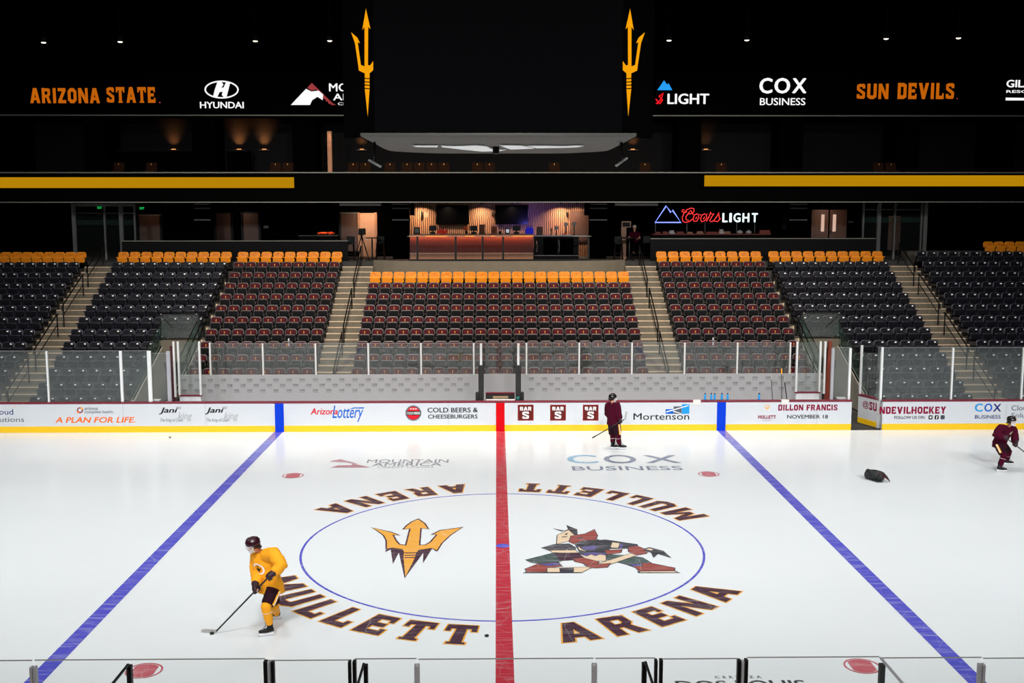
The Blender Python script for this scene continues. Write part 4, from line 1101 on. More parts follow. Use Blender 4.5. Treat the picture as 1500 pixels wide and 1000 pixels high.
a2, b2 = at(782.5, 345, YBAR).x, at(848, 345, YBAR).x
MB().box(a2, b2, YBAR, YBAR + .7, CONC, zc - .04, 'tv').build('cabinet', o, bevel=.01)
MB().box(a2, b2 + .5, YBAR - .06, YBAR + .75, zc - .04, zc + .01, 'steel').build('worktop', o, bevel=.008)
for px in (786, 818.5):
    x = at(px, 360, YBAR).x; MB().tube([(x, YBAR - .03, CONC + .35), (x + .03, YBAR - .06, CONC + .6), (x, YBAR - .03, CONC + .9)], .014, 'steel').build('handle', o)
for px in (796, 820): MB().box(at(px, 360, YBAR).x, at(px + 20, 360, YBAR).x, YBAR - .012, YBAR, CONC + .2, zc - .12, 'void').build('glass_door', o)
MB().box(a2, b2, YBAR - .01, YBAR, CONC + .16, CONC + .18, 'steel').build('kick_trim', o)
# tvs, sconces, panels on the bar wall
for px0, px1, lab in ((639, 686.5, 'black television on the slat wall, the one further from the blue light'), (726, 773.5, 'black television on the slat wall beside the blue light')):
    c = at((px0 + px1) / 2, 328, CY1 - .1)
    o = empty('television', tuple(c), lab, 'television')
    rbox(px0, 301, px1, 328.5, CY1 - .12, .06, 'tv', 'display', o, .008); rbox(px0 + 12, 308, px1 - 12, 322, CY1 - .06, .05, 'black_metal', 'wall_bracket', o)
for px, lab in ((618, 'slim sconce on the slat wall near the column left of the bar'), (722, 'slim sconce on the slat wall between the two televisions'), (830.5, 'slim sconce on the slat wall above the beer taps')):
    c = at(px, 314, CY1 - .1); o = empty('wall_sconce', tuple(c), lab, 'wall lamp')
    MB().lathe((c.x, c.y, c.z - .14), [(.02, 0), (.04, .02), (.045, .24), (.03, .28)], 'black_metal', 12).build('shade', o)
    MB().box(c.x - .02, c.x + .02, c.y, c.y + .09, c.z - .03, c.z + .03, 'black_metal').build('wall_plate', o)
for px, e, colr in ((616, 14, (1, .72, .5)), (655, 8, (1, .72, .5)), (705, 15, (1, .72, .5)), (750, 7, (1, .72, .5)), (822, 17, (1, .7, .48)), (845, 6, (1, .7, .48))):
    c = at(px, 297, CY1 - .55); z = ZC - .08
    l = area('bar_downlight', (c.x, CY1 - .55, z - .02), (c.x, CY1 - .2, CONC + .6), .12, .12, e * 2.6, colr, 130)
    tag(MB().lathe((c.x, CY1 - .55, z), [(.05, 0), (.07, .0), (.07, .08), (.001, .08)], 'black_metal', 12).build('downlight_can'), f'small black downlight over the bar, {["first", "second", "third", "fourth", "fifth", "last"][[616, 655, 705, 750, 822, 845].index(px)]} from its till end', 'downlight')
rbox(622, 311, 628, 318.5, CY1 - .03, .03, 'carton', 'wall_panel', None, 0, label='small pale square panel on the slat wall beside a sconce', cat='wall panel')
o = rbox(835, 309, 864, 352, CY1 - .06, .05, 'door', 'door_4', None, kind=S)
# things on the bar
ZT = zc + .07
def on_bar(px, Y=28.35): return Vector((at(px, 342, Y).x, Y, ZT + .001))
def terminal(px, lab, w_=.34):
    c = on_bar(px); o = empty('pos_terminal', tuple(c), lab, 'till')
    MB().box(c.x - w_ * .35, c.x + w_ * .35, c.y - .1, c.y + .15, c.z, c.z + .1, 'black_metal').build('base', o, bevel=.01)
    MB().box(c.x - .03, c.x + .03, c.y, c.y + .06, c.z + .08, c.z + .2, 'black_metal').build('stem', o)
    MB().box(c.x - w_ / 2, c.x + w_ / 2, c.y - .05, c.y, c.z + .16, c.z + .4, 'black_metal').build('display', o, bevel=.01)
terminal(634, 'black till on the bar left of the red-lit bottles'); terminal(694, 'black till on the bar right of the flowers'); terminal(756.5, 'black till on the bar below the second television', .36)
def bottles(px0, n, m, nm, lab, grp, step=3.0, hh=.3):
    for k in range(n):
        c = on_bar(px0 + k * step, 28.45 + .1 * (k % 2)); s_ = hh * (.8 + .25 * ((k * 37) % 5) / 4)
        o = empty(nm, tuple(c), lab.format(ordinal(k + 1)), 'bottle', grp)
        MB().lathe(tuple(c), [(.001, 0), (.042, 0), (.042, s_ * .6), (.016, s_ * .78), (.016, s_ * .95)], m, 10).build('bottle_body', o)
        MB().lathe((c.x, c.y, c.z + s_ * .95), [(.018, 0), (.018, s_ * .08), (.001, s_ * .09)], 'black_metal', 8).build('cap', o)
area('blue_bottle_glow', (at(776, 335, 28.9).x, 28.9, ZT + .3), (at(778, 320, 31).x, 31, ZT + 1.0), .4, .2, 16, (.2, .16, 1), 120)
bottles(641.5, 5, 'red_glow', 'liquor_bottle', '{} red-lit bottle from the till on the bar', 'red-lit bottles on the bar')
bottles(771, 6, 'blue_glow', 'liquor_bottle', '{} blue-lit bottle in the cluster right of the second television', 'blue-lit bottles on the bar', 1.9, .42)
c = on_bar(683); o = empty('flower_vase', tuple(c), 'small vase of orange flowers on the bar', 'flowers')
MB().lathe(tuple(c), [(.001, 0), (.05, 0), (.07, .08), (.05, .15)], 'black_metal', 12).build('vase', o)
mb = MB()
for k in range(14):
    q = Vector((random.uniform(-.14, .14), random.uniform(-.08, .08), .2 + random.uniform(0, .14))); mb.ball(c + q, .045, .045, .04, 'flower', 8, 5)
mb.build('blossoms', o)
mb = MB()
for k in range(8): mb.tube([c + Vector((0, 0, .12)), c + Vector((random.uniform(-.12, .12), random.uniform(-.06, .06), .22))], .008, 'leaf', 5)
mb.build('stems', o)
def crate(px0, px1, top, m, nm, lab, cat, m2='amber', ZT=ZT):
    a_, b_ = on_bar(px0).x, on_bar(px1).x; zt_ = at(px0, top, 28.4).z; o = empty(nm, ((a_ + b_) / 2, 28.4, ZT), lab, cat)
    MB().box(a_, b_, 28.3, 28.55, ZT + .001, zt_, m).build('case', o, bevel=.008); MB().box(a_ + .04, b_ - .04, 28.285, 28.3, ZT + .06, zt_ - .05, m2).build('front_panel', o)
crate(719.5, 727.5, 331.5, 'red_dk', 'display_box', 'orange-red framed display box on the bar between the televisions', 'box')
crate(702, 710, 329, 'wood_dark', 'display_box', 'tall dark patterned box on the bar left of the orange-red display box', 'box')
crate(740, 747, 334, 'black_metal', 'tablet_stand', 'small tablet with a pale screen standing on the bar', 'tablet', 'tablet')
crate(786, 794.5, 332, 'wood_dark', 'menu_holder', 'dark menu holder standing at the corner of the bar', 'menu holder', 'wood_dark', zc + .011)
crate(606.5, 615, 333, 'black_metal', 'card_reader', 'dark box with pale top near the column at the bar end', 'box', 'rail_grey')
crate(730, 734.5, 338.5, 'black_metal', 'napkin_box', 'small black box on the bar left of the tablet', 'box', 'black_metal')
for px, lab in ((807.5, 'dark bottle standing on the cooler worktop'), (815, 'pair of taps head on the cooler worktop left of the chrome tap'), (829, 'chrome tap head raised above the cooler worktop'), (841, 'chrome tap on a black column at the end of the worktop')):
    c = Vector((at(px, 342, 28.3).x, 28.3, zc + .011)); o = empty('beer_tap', tuple(c), lab, 'tap')
    hh = {807.5: .3, 815: .42, 829: .62, 841: .64}[px]
    MB().lathe(tuple(c), [(.05, 0), (.05, .02), (.025, .04), (.025, hh * .7)], 'black_metal', 12).build('column', o)
    if px > 810: MB().ball((c.x, c.y, c.z + hh * .85), .1, .07, .1, 'steel', 10, 7).build('tap_head', o); MB().tube([(c.x, c.y - .05, c.z + hh * .8), (c.x, c.y - .12, c.z + hh * .6)], .014, 'steel', 6).build('spout', o)
    else: MB().lathe((c.x, c.y, c.z + hh * .7), [(.04, 0), (.05, .1), (.02, .12)], 'amber', 10).build('bottle_top', o)
c = Vector((at(828, 342, 28.2).x, 28.15, zc + .012)); o = empty('snack_tray', tuple(c), 'tray with an orange napkin on the cooler worktop', 'tray')
MB().box(c.x - .22, c.x + .3, c.y - .1, c.y + .12, c.z, c.z + .03, 'foam').build('tray', o, bevel=.008); MB().ball((c.x, c.y, c.z + .07), .09, .06, .05, 'flower', 8, 6).build('napkin', o)
for px0, px1, lab in ((600.5, 607, 'black loudspeaker under the ceiling at the till end of the bar'), (856, 863.5, 'black loudspeaker under the ceiling above the chrome taps')):
    a_, b_ = at(px0, 305, 29.5).x, at(px1, 305, 29.5).x; z_ = at(px0, 315.5, 29.5).z; o = empty('loudspeaker', ((a_ + b_) / 2, 29.5, z_), lab, 'loudspeaker')
    MB().box(a_, b_, 29.5, 29.75, z_, ZC - .08, 'black_metal').build('cabinet', o, bevel=.01); MB().box(a_ + .02, b_ - .02, 29.49, 29.5, z_ + .04, ZC - .12, 'void').build('grille', o); MB().box(a_ + .05, b_ - .05, 29.55, 29.65, ZC - .08, ZC, 'black_metal').build('bracket', o)
# drink rail in front of the bar, on slim black posts
YR = 25.3
o = empty('front_drink_rail', (0, YR, CONC), 'low black drink rail on slim posts in front of the bar', 'drink rail')
za = at(690, 346.5, YR).z
for px in (611.5, 667.5, 707, 737, 862): x = at(px, 365, YR).x; MB().box(x - .045, x + .045, YR - .03, YR + .03, CONC, za, 'black_metal').build('post', o)
for px0, px1 in ((597, 623), (655, 681), (695, 719), (725, 751), (838, 866)):
    MB().box(at(px0, 346, YR).x, at(px1, 346, YR).x, YR - .1, YR + .12, za, za + .03, 'rail_grey').build('shelf', o, bevel=.006)
MB().box(at(598, 380, YR).x, at(866, 380, YR).x, YR - .05, YR + .05, CONC, at(690, 379.5, YR).z, 'black_metal').build('base_rail', o)
# left-hand side: brown doors, plate, lit room
def door(px0, py0, px1, py1, n, m='door', Y=CY1 - .05):
    o = rbox(px0, py0, px1, py1, Y, .05, m, f'door_{n}', None, kind=S)
    for q in ((px0 - 2, px0), (px1, px1 + 2)): rbox(q[0], py0 - 1.5, q[1], py1, Y - .03, .08, 'black_metal', f'trim_door_{n}', o)
    rbox(px0 - 2, py0 - 2, px1 + 2, py0, Y - .03, .08, 'rail_grey' if n > 2 else 'black_metal', f'trim_head_{n}', o)
    return o
door(316, 312, 339, 360, 1); door(356, 312, 379, 360, 2); door(203, 316, 235, 360, 3)
door(499, 313, 524.5, 368, 5)
MB().box(at(525, 330, 30.9).x, at(550, 330, 30.9).x, 30.92, 30.98, CONC, at(525, 312, 30.9).z, 'tan_wall').build('wall_lit_room', kind=S)
rbox(524.5, 311, 526, 368, 30.86, .06, 'wood', 'trim_lit_room_a', kind=S); rbox(549.5, 311, 552, 368, 30.86, .06, 'wood', 'trim_lit_room_b', kind=S)
area('room_downlight', (at(537, 310, 29.8).x, 29.8, ZC - .1), (at(537, 330, 31).x, 31, 6.6), .3, .3, 22, (1, .74, .52), 120)
rbox(386, 330, 393, 334, CY1 - .03, .03, 'rail_grey', 'wall_plate', None, label='small pale wall plate right of the second brown door', cat='wall plate')
for px, py, lab in ((146, 304, 'green EXIT sign behind the left glass entrance'), (208, 305, 'green EXIT sign right of the left glass entrance')):
    c = at(px, py, 29.0); o = empty('exit_sign', tuple(c), lab, 'exit sign')
    MB().box(c.x - .13, c.x + .13, 29.0, 29.06, c.z - .09, c.z + .09, 'void').build('housing', o)
    mb = MB(); put(mb, text2d('EXIT', .02), lambda x, y: Vector((c.x - .11 + .22 * x, 28.995, c.z - .055 + .11 * y)), 'exit_green'); mb.build('lettering', o)
    MB().tube([(c.x, 29.03, c.z + .09), (c.x, 29.03, ZC)], .012, 'black_metal', 6).build('hanger', o)
c = at(1314, 299, 29.0); o = empty('exit_sign', tuple(c), 'small green exit light above the right glass entrance', 'exit sign')
MB().box(c.x - .05, c.x + .05, 29.0, 29.06, c.z - .04, c.z + .04, 'exit_green').build('lens', o); MB().box(c.x - .08, c.x + .08, 29.01, 29.08, c.z - .07, c.z + .07, 'void').build('housing', o)
def vestibule(pxs, heavy, top, lab, hpx):
    Y = 27.6; xs_ = [at(p, 330, Y).x for p in pxs]; o = empty('glass_entrance', (sum(xs_) / len(xs_), Y, CONC), lab, 'glass entrance')
    z1 = min(at(pxs[0], top, Y).z, ZC - .01)
    for x, hv in zip(xs_, heavy):
        w_ = .09 if hv else .04
        MB().box(x - w_, x + w_, Y - .06, Y + .06, CONC, z1, 'rail_grey').build('post', o)
    MB().box(xs_[0], xs_[-1], Y - .05, Y + .05, z1 - .14, z1, 'rail_grey' if heavy[0] else 'wall_char').build('header', o)
    zb = at(pxs[0], hpx, Y).z; MB().box(xs_[0], xs_[-1], Y - .03, Y + .03, zb - .02, zb + .02, 'rail_grey').build('transom', o)
    for x0, x1 in zip(xs_[:-1], xs_[1:]): MB().box(x0 + .05, x1 - .05, Y - .006, Y + .006, CONC, z1 - .1, 'glass_clear').build('pane', o)
    zf = at(pxs[0], 325 if pxs[0] < 700 else 321, Y).z; MB().box(xs_[0], xs_[-1], Y - .012, Y - .008, zf - .15, zf + .1, 'glass_green').build('frosted_band', o)
vestibule((109, 154, 178, 198), (1, 0, 1, 0), 298, 'grey-framed glass entrance behind the far left stairs', 312)
vestibule((1264, 1287, 1310, 1349, 1355), (0, 1, 0, 0, 1), 292, 'grey-framed glass entrance behind the far right stairs', 307)
o = empty('side_counter', (at(465, 345, 29.4).x, 29.4, CONC), 'dark counter with a thin pale edge left of the lit doorway', 'counter')
a_, b_ = at(438, 345, 29.4).x, at(492, 345, 29.4).x; z_ = at(465, 344.6, 29.4).z
MB().box(a_, b_, 29.4, 30.0, CONC, z_ - .03, 'wall_char').build('cabinet', o); MB().box(a_ - .03, b_ + .03, 29.36, 30.03, z_ - .03, z_, 'rail_grey').build('countertop', o)
for px, w_, lab in ((468.5, .1, 'small orange flower heap on the dark side counter, farthest from the lit doorway'), (477.5, .16, 'middle orange flower heap on the dark side counter'), (487, .1, 'small orange flower heap on the dark side counter, closest to the lit doorway')):
    c = Vector((at(px, 344, 29.6).x, 29.6, z_ + .001)); o = empty('flower_bowl', tuple(c), lab, 'flowers')
    MB().lathe(tuple(c), [(.001, 0), (w_ * .6, 0), (w_ * .8, .05)], 'black_metal', 12).build('bowl', o)
    mb = MB()
    for k in range(9): mb.ball(c + Vector((random.uniform(-w_, w_), random.uniform(-.07, .07), .07 + random.uniform(0, .07))), .05, .05, .04, 'flower', 8, 5)
    mb.build('blossoms', o)
area('counter_downlight', (at(478, 300, 29.3).x, 29.2, ZC - .1), (at(478, 340, 29.6).x, 29.6, z_), .15, .15, 4, (1, .5, .3), 40)
# right-hand side: neon sign, serving counter, double door
o = empty('neon_sign', tuple(at(1035, 325, 29.6)), 'neon beer sign with blue mountain, red script and white LIGHT', 'neon sign')
q = lambda x, y: at(950 + x / 8.333, 290 + y / 8.333, 29.6)
MB().tube([q(80, 297), q(215, 97), q(272, 175), (q(293, 148)), q(395, 297)], .035, 'neon_blue', 8, True).build('mountain_tube', o)
cs = [
 [(480, 195), (520, 190), (555, 165), (555, 130), (520, 122), (470, 140), (430, 190), (410, 240), (420, 285), (450, 297), (500, 285), (540, 255)],
 [(470, 165), (440, 180), (405, 160), (420, 140), (440, 150)],
 [(545, 205), (515, 150), (490, 180), (455, 230), (460, 265), (490, 270)],
 [(600, 190), (560, 205), (545, 250), (555, 285), (590, 280), (615, 240), (605, 200), (640, 205)],
 [(690, 190), (655, 205), (635, 250), (645, 288), (680, 280), (712, 240), (700, 200), (720, 195)],
 [(575, 255), (590, 230)], [(668, 258), (685, 228)],
 [(705, 285), (740, 225), (760, 170), (765, 195), (800, 190), (770, 230), (745, 280), (770, 290), (800, 270)],
 [(800, 270), (840, 215), (858, 175), (860, 215), (868, 260), (840, 288), (800, 280)], [(868, 255), (882, 250)],
]
mb = MB()
for pl in cs: mb.tube([q(*p) for p in pl], .022, 'neon_red', 6)
mb.build('script_tube', o)
mb = MB()
for s_, x0, x1 in (('L', 900, 968), ('I', 985, 1018), ('G', 1035, 1125), ('H', 1145, 1232), ('T', 1258, 1335)):
    put(mb, text2d(s_, .06), wall_map(950 + x0 / 8.333, 290 + 183 / 8.333, 950 + x1 / 8.333, 290 + 295 / 8.333, 29.6), 'neon_white')
mb.build('block_letters', o)
for px in (960, 1006, 1032.5, 1079, 1105.5):
    c = at(px, 340, 29.62); MB().tube([(c.x, 29.62, at(px, 341, 29.62).z), (c.x, 29.62, at(px, 325, 29.62).z)], .012, 'steel', 6).build('support_rod', o)
zc2 = at(1040, 342.5, 29.0).z
a, b = at(957, 343, 29.0).x, at(1128, 343, 29.0).x
o = empty('serving_counter', ((a + b) / 2, 29, CONC), 'dark serving counter under the neon sign', 'counter')
MB().box(a, b, 29.0, 29.9, CONC, zc2 - .05, 'wall_char').build('cabinet', o); MB().box(a - .05, b + .05, 28.94, 29.95, zc2 - .05, zc2, 'red_dk').build('countertop', o, bevel=.01)
for k, (px0, px1, hh, m, lab) in enumerate(((959, 968, .1, 'red_dk', 'flat reddish tray at the mountain end of the serving counter'), (970, 979, .12, 'red_dk', 'second reddish tray left of the small white letters on the counter'), (980, 988, .17, 'foam', 'small pale rack beside the reddish trays under the blue mountain'), (990, 1002, .11, 'red_dk', 'reddish tray under the start of the red script'), (1006, 1015, .1, 'wood', 'light wooden tray under the middle of the red script'), (1020, 1030, .13, 'wood', 'wooden tray just left of a thin sign rod'), (1034, 1052, .1, 'red_dk', 'long reddish tray under the end of the red script'), (1053, 1060, .22, 'foam', 'upright pale carton left of the round white bowls'), (1060, 1070, .12, 'wood', 'low wooden tray beside the upright pale carton'), (1112, 1128, .18, 'red_dk', 'orange-brown tray at the far end of the serving counter'))):
    x0, x1 = at(px0, 340, 29.3).x, at(px1, 340, 29.3).x; o = empty('serving_tray', ((x0 + x1) / 2, 29.3, zc2), lab, 'tray', 'trays on the serving counter')
    MB().box(x0, x1, 29.2, 29.5, zc2 + .001, zc2 + hh * .5, m).build('tray_base', o, bevel=.008); MB().box(x0 + .03, x1 - .03, 29.22, 29.48, zc2 + hh * .5, zc2 + hh, m).build('stack', o, bevel=.008)
for px, lab in ((1083.5, 'round white bowl on the serving counter, left one of the pair'), (1096.5, 'round white bowl on the serving counter, right one of the pair')):
    c = Vector((at(px, 340, 29.3).x, 29.3, zc2 + .001)); o = empty('bowl', tuple(c), lab, 'bowl', 'white bowls on the serving counter')
    MB().lathe(tuple(c), [(.001, 0), (.1, 0), (.15, .06), (.155, .1), (.14, .1)], 'foam', 16).build('bowl_body', o); MB().lathe((c.x, c.y, c.z + .1), [(.14, 0), (.08, .05), (.02, .07), (.001, .09)], 'foam', 14).build('lid', o)
o = rbox(1188, 307, 1214, 352, CY1 - .05, .05, 'door', 'door_6', None, kind=S); rbox(1202.5, 314, 1208, 339, CY1 - .07, .03, 'lit_glass', 'window_slot', o)
o = rbox(1214.7, 307, 1241, 352, CY1 - .05, .05, 'door', 'door_7', None, kind=S); rbox(1219.5, 314, 1225, 339, CY1 - .07, .03, 'lit_glass', 'window_slot', o)
c = at(1216.5, 339, CY1 - .09); MB().box(c.x - .03, c.x + .03, CY1 - .12, CY1 - .05, c.z - .06, c.z + .06, 'black_metal').build('door_handle', o)
area('door_downlight', (at(1215, 300, 29.9).x, 29.9, ZC - .1), (at(1215, 330, 31).x, 31, 6.4), .2, .2, 7, (1, .72, .55), 120)
area('door_downlight', (at(350, 300, 30).x, 30.1, ZC - .1), (at(350, 330, 31).x, 31, 6.4), .2, .2, 3, (1, .72, .55), 130)
area('door_downlight', (at(218, 300, 30).x, 30.1, ZC - .1), (at(218, 330, 31).x, 31, 6.4), .2, .2, 1.6, (1, .6, .4), 130)
area('door_downlight', (at(1310, 300, 30).x, 30.1, ZC - .1), (at(1310, 330, 31).x, 31, 6.2), .2, .2, 2.2, (1, .6, .4), 130)
rbox(1300, 316, 1320, 366, CY1 - .05, .05, 'door', 'door_8', None, kind=S)
rbox(1243, 324, 1250, 326, CY1 - .03, .03, 'rail_grey', 'wall_plate', None, label='small pale wall plate right of the double door with lit slots', cat='wall plate')
rbox(1146, 312, 1154, 335, CY1 - .05, .04, mat('violet_poster', (92, 60, 104), .5, var=.4, scale=4), 'poster', None, label='dim violet poster left of the column by the double door', cat='poster')
# stools and high tables by the two middle stairs
def high_table(px, Y, lab):
    c = Vector((at(px, 350, Y).x, Y, CONC)); o = empty('high_table', tuple(c), lab, 'table')
    MB().lathe(tuple(c), [(.25, 0), (.25, .02), (.035, .04), (.035, 1.03)], 'black_metal', 14).build('pedestal', o)
    MB().lathe((c.x, c.y, CONC + 1.03), [(.001, 0), (.36, 0), (.36, .035), (.001, .035)], 'black_metal', 18).build('table_top', o)
    return c
def bar_stool(px, Y, lab, ps='black_metal'):
    c = Vector((at(px, 360, Y).x, Y, CONC)); o = empty('bar_stool', tuple(c), lab, 'stool', 'black bar stools by the middle stairs')
    for sx in (-1, 1):
        for sy in (-1, 1): MB().bar(c + Vector((sx * .2, sy * .2, 0)), c + Vector((sx * .15, sy * .15, .74)), .03, .03, ps).build('leg', o)
    MB().box(c.x - .2, c.x + .2, c.y - .2, c.y + .2, CONC + .74, CONC + .79, ps).build('seat', o, bevel=.02)
    MB().box(c.x - .19, c.x + .19, c.y + .16, c.y + .2, CONC + .78, CONC + 1.12, ps).build('backrest', o, bevel=.02)
    MB().tube([c + Vector((-.18, -.18, .3)), c + Vector((.18, -.18, .3)), c + Vector((.18, .18, .3)), c + Vector((-.18, .18, .3))], .012, ps, 6, True).build('foot_ring', o)
high_table(545, 27.2, 'black high table before the lit doorway'); high_table(922, 26.7, 'black high table beside the seated person in a white cap')
for px, Y, lab in ((513, 26.9, 'black bar stool left of the tripod before the lit doorway'), (557, 27.8, 'black bar stool between the high table and the banded column'), (906, 27.2, 'black bar stool between the column and the seated person'), (948, 27.6, 'black bar stool on the neon sign side of the high table')): bar_stool(px, Y, lab)
c = Vector((at(530, 360, 26.7).x, 26.7, CONC)); o = empty('camera_tripod', tuple(c), 'black video camera on a tripod before the lit doorway', 'camera')
for k in range(3):
    an = math.radians(90 + 120 * k); MB().bar(c + Vector((.42 * math.cos(an), .42 * math.sin(an), .01)), c + Vector((0, 0, 1.15)), .035, .035, 'black_metal').build('leg', o)
MB().box(c.x - .12, c.x + .16, c.y - .3, c.y + .25, CONC + 1.2, CONC + 1.5, 'black_pad').build('camera_body', o, bevel=.03)
MB().lathe((c.x, c.y - .28, CONC + 1.35), [(.06, -.2), (.08, -.18), (.08, 0)], 'black_metal', 12, 'y').build('lens', o)
MB().box(c.x - .05, c.x + .05, c.y - .06, c.y + .06, CONC + 1.1, CONC + 1.22, 'black_metal').build('head', o)
MB().bar(c + Vector((0, 0, 1.2)), c + Vector((.35, -.35, .95)), .025, .025, 'steel').build('pan_handle', o)
c = at(914, 330, 27.9); o = empty('pos_screen', (c.x, 27.9, CONC), 'standing screen with an orange frame behind the seated person', 'screen')
rbox(910.5, 324, 924.5, 333, 27.9, .04, 'wood', 'frame', o); rbox(912, 325.5, 923, 332, 27.895, .01, 'tv', 'display', o)
MB().box(c.x - .12, c.x + .12, 27.9, 28.1, CONC, at(914, 333, 27.9).z, 'wood').build('stand', o)

# ================================================================== BALCONY, SUITES, RIBBON BOARD, ROOF LAMPS
YU = 24.0
zt_ = at(732, 253.5, YU).z; zb_ = at(732, 293.5, YU).z
MB().box(-34, 34, YU, YU + .35, zb_, zt_, 'fascia').build('wall_balcony_fascia', kind=S)
MB().box(-34, 34, YU - .03, YU + .4, zt_, zt_ + .045, 'rail_grey').build('trim_balcony_rail', kind=S)
for px0, px1, y0, y1, lab in ((None, 431, 259.6, 275.2, 'glowing gold strip screen on the balcony front left of the bar'), (1031.5, None, 256.8, 272.8, 'glowing gold strip screen on the balcony front above the neon sign')):
    z0 = at(431 if px0 is None else 1031, y1, YU).z; z1 = at(431 if px0 is None else 1031, y0, YU).z
    x0 = -34 if px0 is None else at(px0, 265, YU).x; x1 = 34 if px1 is None else at(px1, 265, YU).x
    o = empty('ribbon_screen', ((x0 + x1) / 2, YU, z0), lab, 'ribbon screen')
    MB().box(x0 - .06 * (px0 is not None), x1 + .06 * (px1 is not None), YU - .05, YU - .004, z0 - .05, z1 + .05, 'fascia').build('housing', o)
    MB().box(x0, x1, YU - .056, YU - .05, z0, z1, 'led_band').build('display', o)
MB().box(-34, 34, YU + .3, 35.6, zt_ - 1.25, zt_ - 1.05, 'void').build('floor_balcony', kind=S)
ZU = zt_ - .62
for r in range(2): MB().box(-34, 34, YU + .9 + r * .9, 35.6, zt_ - 1.1, ZU + r * .5 - .1, 'void').build(f'floor_balcony_step_{r + 1}', kind=S)
# upper seats that catch some light
um = MB(); plate(um, .5, .4, .07, .06, .4, 0, .05, 'seat_brown', .015); up = um.mesh('upper_backrest')
us = MB(); us.box(-.25, .25, -.4, 0, .3, .42, 'seat_brown'); us.box(-.22, .22, -.3, -.05, 0, .3, 'black_metal'); usm = us.mesh('upper_seat_base')
ul = MB(); ul.slab([(-.012, -.018, .68), (.012, -.018, .68), (.012, -.014, .75), (-.012, -.014, .75)], (0, .01, 0), 'plate_gold'); ulm = ul.mesh('upper_badge')
low = [98, 118, 145, 162, 212, 400, 418, 440, 461, 516, 532, 549, 568, 594, 612, 630, 649, 699, 717, 744, 762, 813, 832, 925, 949, 998, 1015, 1043, 1062, 1112, 1130, 1200, 1236, 1250, 1300, 1318, 1344, 1362, 1414, 1432]
upr = [173, 221, 403, 421, 517, 535, 571, 596, 614, 632, 650, 699, 717, 812, 945, 1057, 1288, 1306]
for r, lst in ((0, low), (1, upr)):
    for k, px in enumerate(lst):
        Y = YU + 1.35 + r * .9
        x = at(px, 244 - 18 * r, Y).x; z = ZU + (r - 1) * .5 + .38
        nm = 'front' if r == 0 else 'second'
        o = bpy.data.objects.new('balcony_seat', usm); COL.objects.link(o); o.location = (x, Y, z)
        tag(o, f'brown balcony seat, {ordinal(k + 1) if k < 22 else ordinal(len(lst) - k)} from the {"picture left" if k < 22 else "picture right"} edge in the {nm} balcony row', 'seat', f'{nm} row of brown balcony seats')
        for nme, me in (('backrest', up), ('badge', ulm)):
            q_ = bpy.data.objects.new(nme, me); COL.objects.link(q_); q_.parent = o
# suites
YS = 30.5
zl0 = at(200, 169, 28.0).z; zl1 = at(200, 104, 28.0).z
MB().box(-34, 34, YS, YS + .2, zt_ - 1.1, zl0 + .2, 'wall_char').build('wall_suites', kind=S)
MB().box(-33.6, 33.6, 28.31, YS, zl0 + .02, zl0 + .15, 'void').build('ceiling_suites', kind=S)
for k, px in enumerate((10, 140, 298, 445, 1010, 1160, 1330, 1470)):
    x = at(px, 210, 28.6).x
    tag(MB().box(x - .55, x + .55, 28.6, YS - .005, zt_ - .2, zl0 + .012, 'void').build('suite_pier', bevel=.01), f'dark pier between the suites, {ordinal(k + 1) if k < 4 else ordinal(8 - k)} from the {"ARIZONA STATE" if k < 4 else "SUN DEVILS"} side', 'pier')
for px, wv, lab in ((39, .5, 'dim orange wall lamp in the suite below ARIZONA STATE'), (254, 1.6, 'orange wall lamp in the suite left of the white car maker logo'), (350, 3.0, 'bright orange wall lamp below the white car maker logo'), (387, 3.0, 'bright orange wall lamp right of the car maker logo'), (1034, .5, 'dim orange wall lamp in the suite right of the scoreboard'), (530, 1.2, 'orange wall lamp behind the near corner of the scoreboard'), (927, 1.2, 'orange wall lamp behind the far corner of the scoreboard')):
    c = at(px, 219, YS - .1); o = empty('suite_wall_lamp', tuple(c), lab, 'wall lamp')
    MB().box(c.x - .25, c.x + .25, YS - .16, YS, c.z - .05, c.z, 'wood_dark').build('shelf', o)
    MB().box(c.x - .1, c.x + .1, YS - .12, YS - .05, c.z, c.z + .03, 'warm_lens').build('lens', o)
    area('suite_lamp_glow', (c.x, YS - .2, c.z + .05), (c.x, YS - .05, c.z + 1.0), .3, .08, wv * 14, (1, .36, .1), 70)
for px0, px1, lab in ((170, 285, 'long dark counter in the suite left of the bright lamps'), (330, 366, 'dark counter below the bright orange wall lamp')):
    x0, x1 = at(px0, 225, 29.4).x, at(px1, 225, 29.4).x; z = at(px0, 219.5, 29.4).z; o = empty('suite_counter', ((x0 + x1) / 2, 29.4, z - 1), lab, 'counter')
    MB().box(x0, x1, 29.4, 29.9, z - .07, z, 'wall_char').build('countertop', o); MB().box(x0 + .05, x1 - .05, 29.5, 29.9, z - 1.6, z - .07, 'void').build('cabinet', o)
for px, w_, lab in ((483, .11, 'tall lit brown curtain strip beside the scoreboard'),):
    x = at(px, 220, 28.4).x
    mb = MB(); ring_ = []
    for z in (zt_ - 1.04, at(px, 192, 28.4).z): ring_.append([(x - w_ + 2 * w_ * j / 12, 28.4 + .05 * math.sin(j * 1.7), z) for j in range(13)] + [(x + w_ - 2 * w_ * j / 12, 28.5 + .05 * math.sin(j * 1.7), z) for j in range(13)])
    mb.rings(ring_, 'tan_wall'); tag(mb.build('curtain'), lab, 'curtain')
    area('curtain_light', (x + .1, 28.0, at(px, 188, 28.4).z), (x, 28.4, at(px, 230, 28.4).z), .1, .1, 1.6, (1, .6, .4), 100)
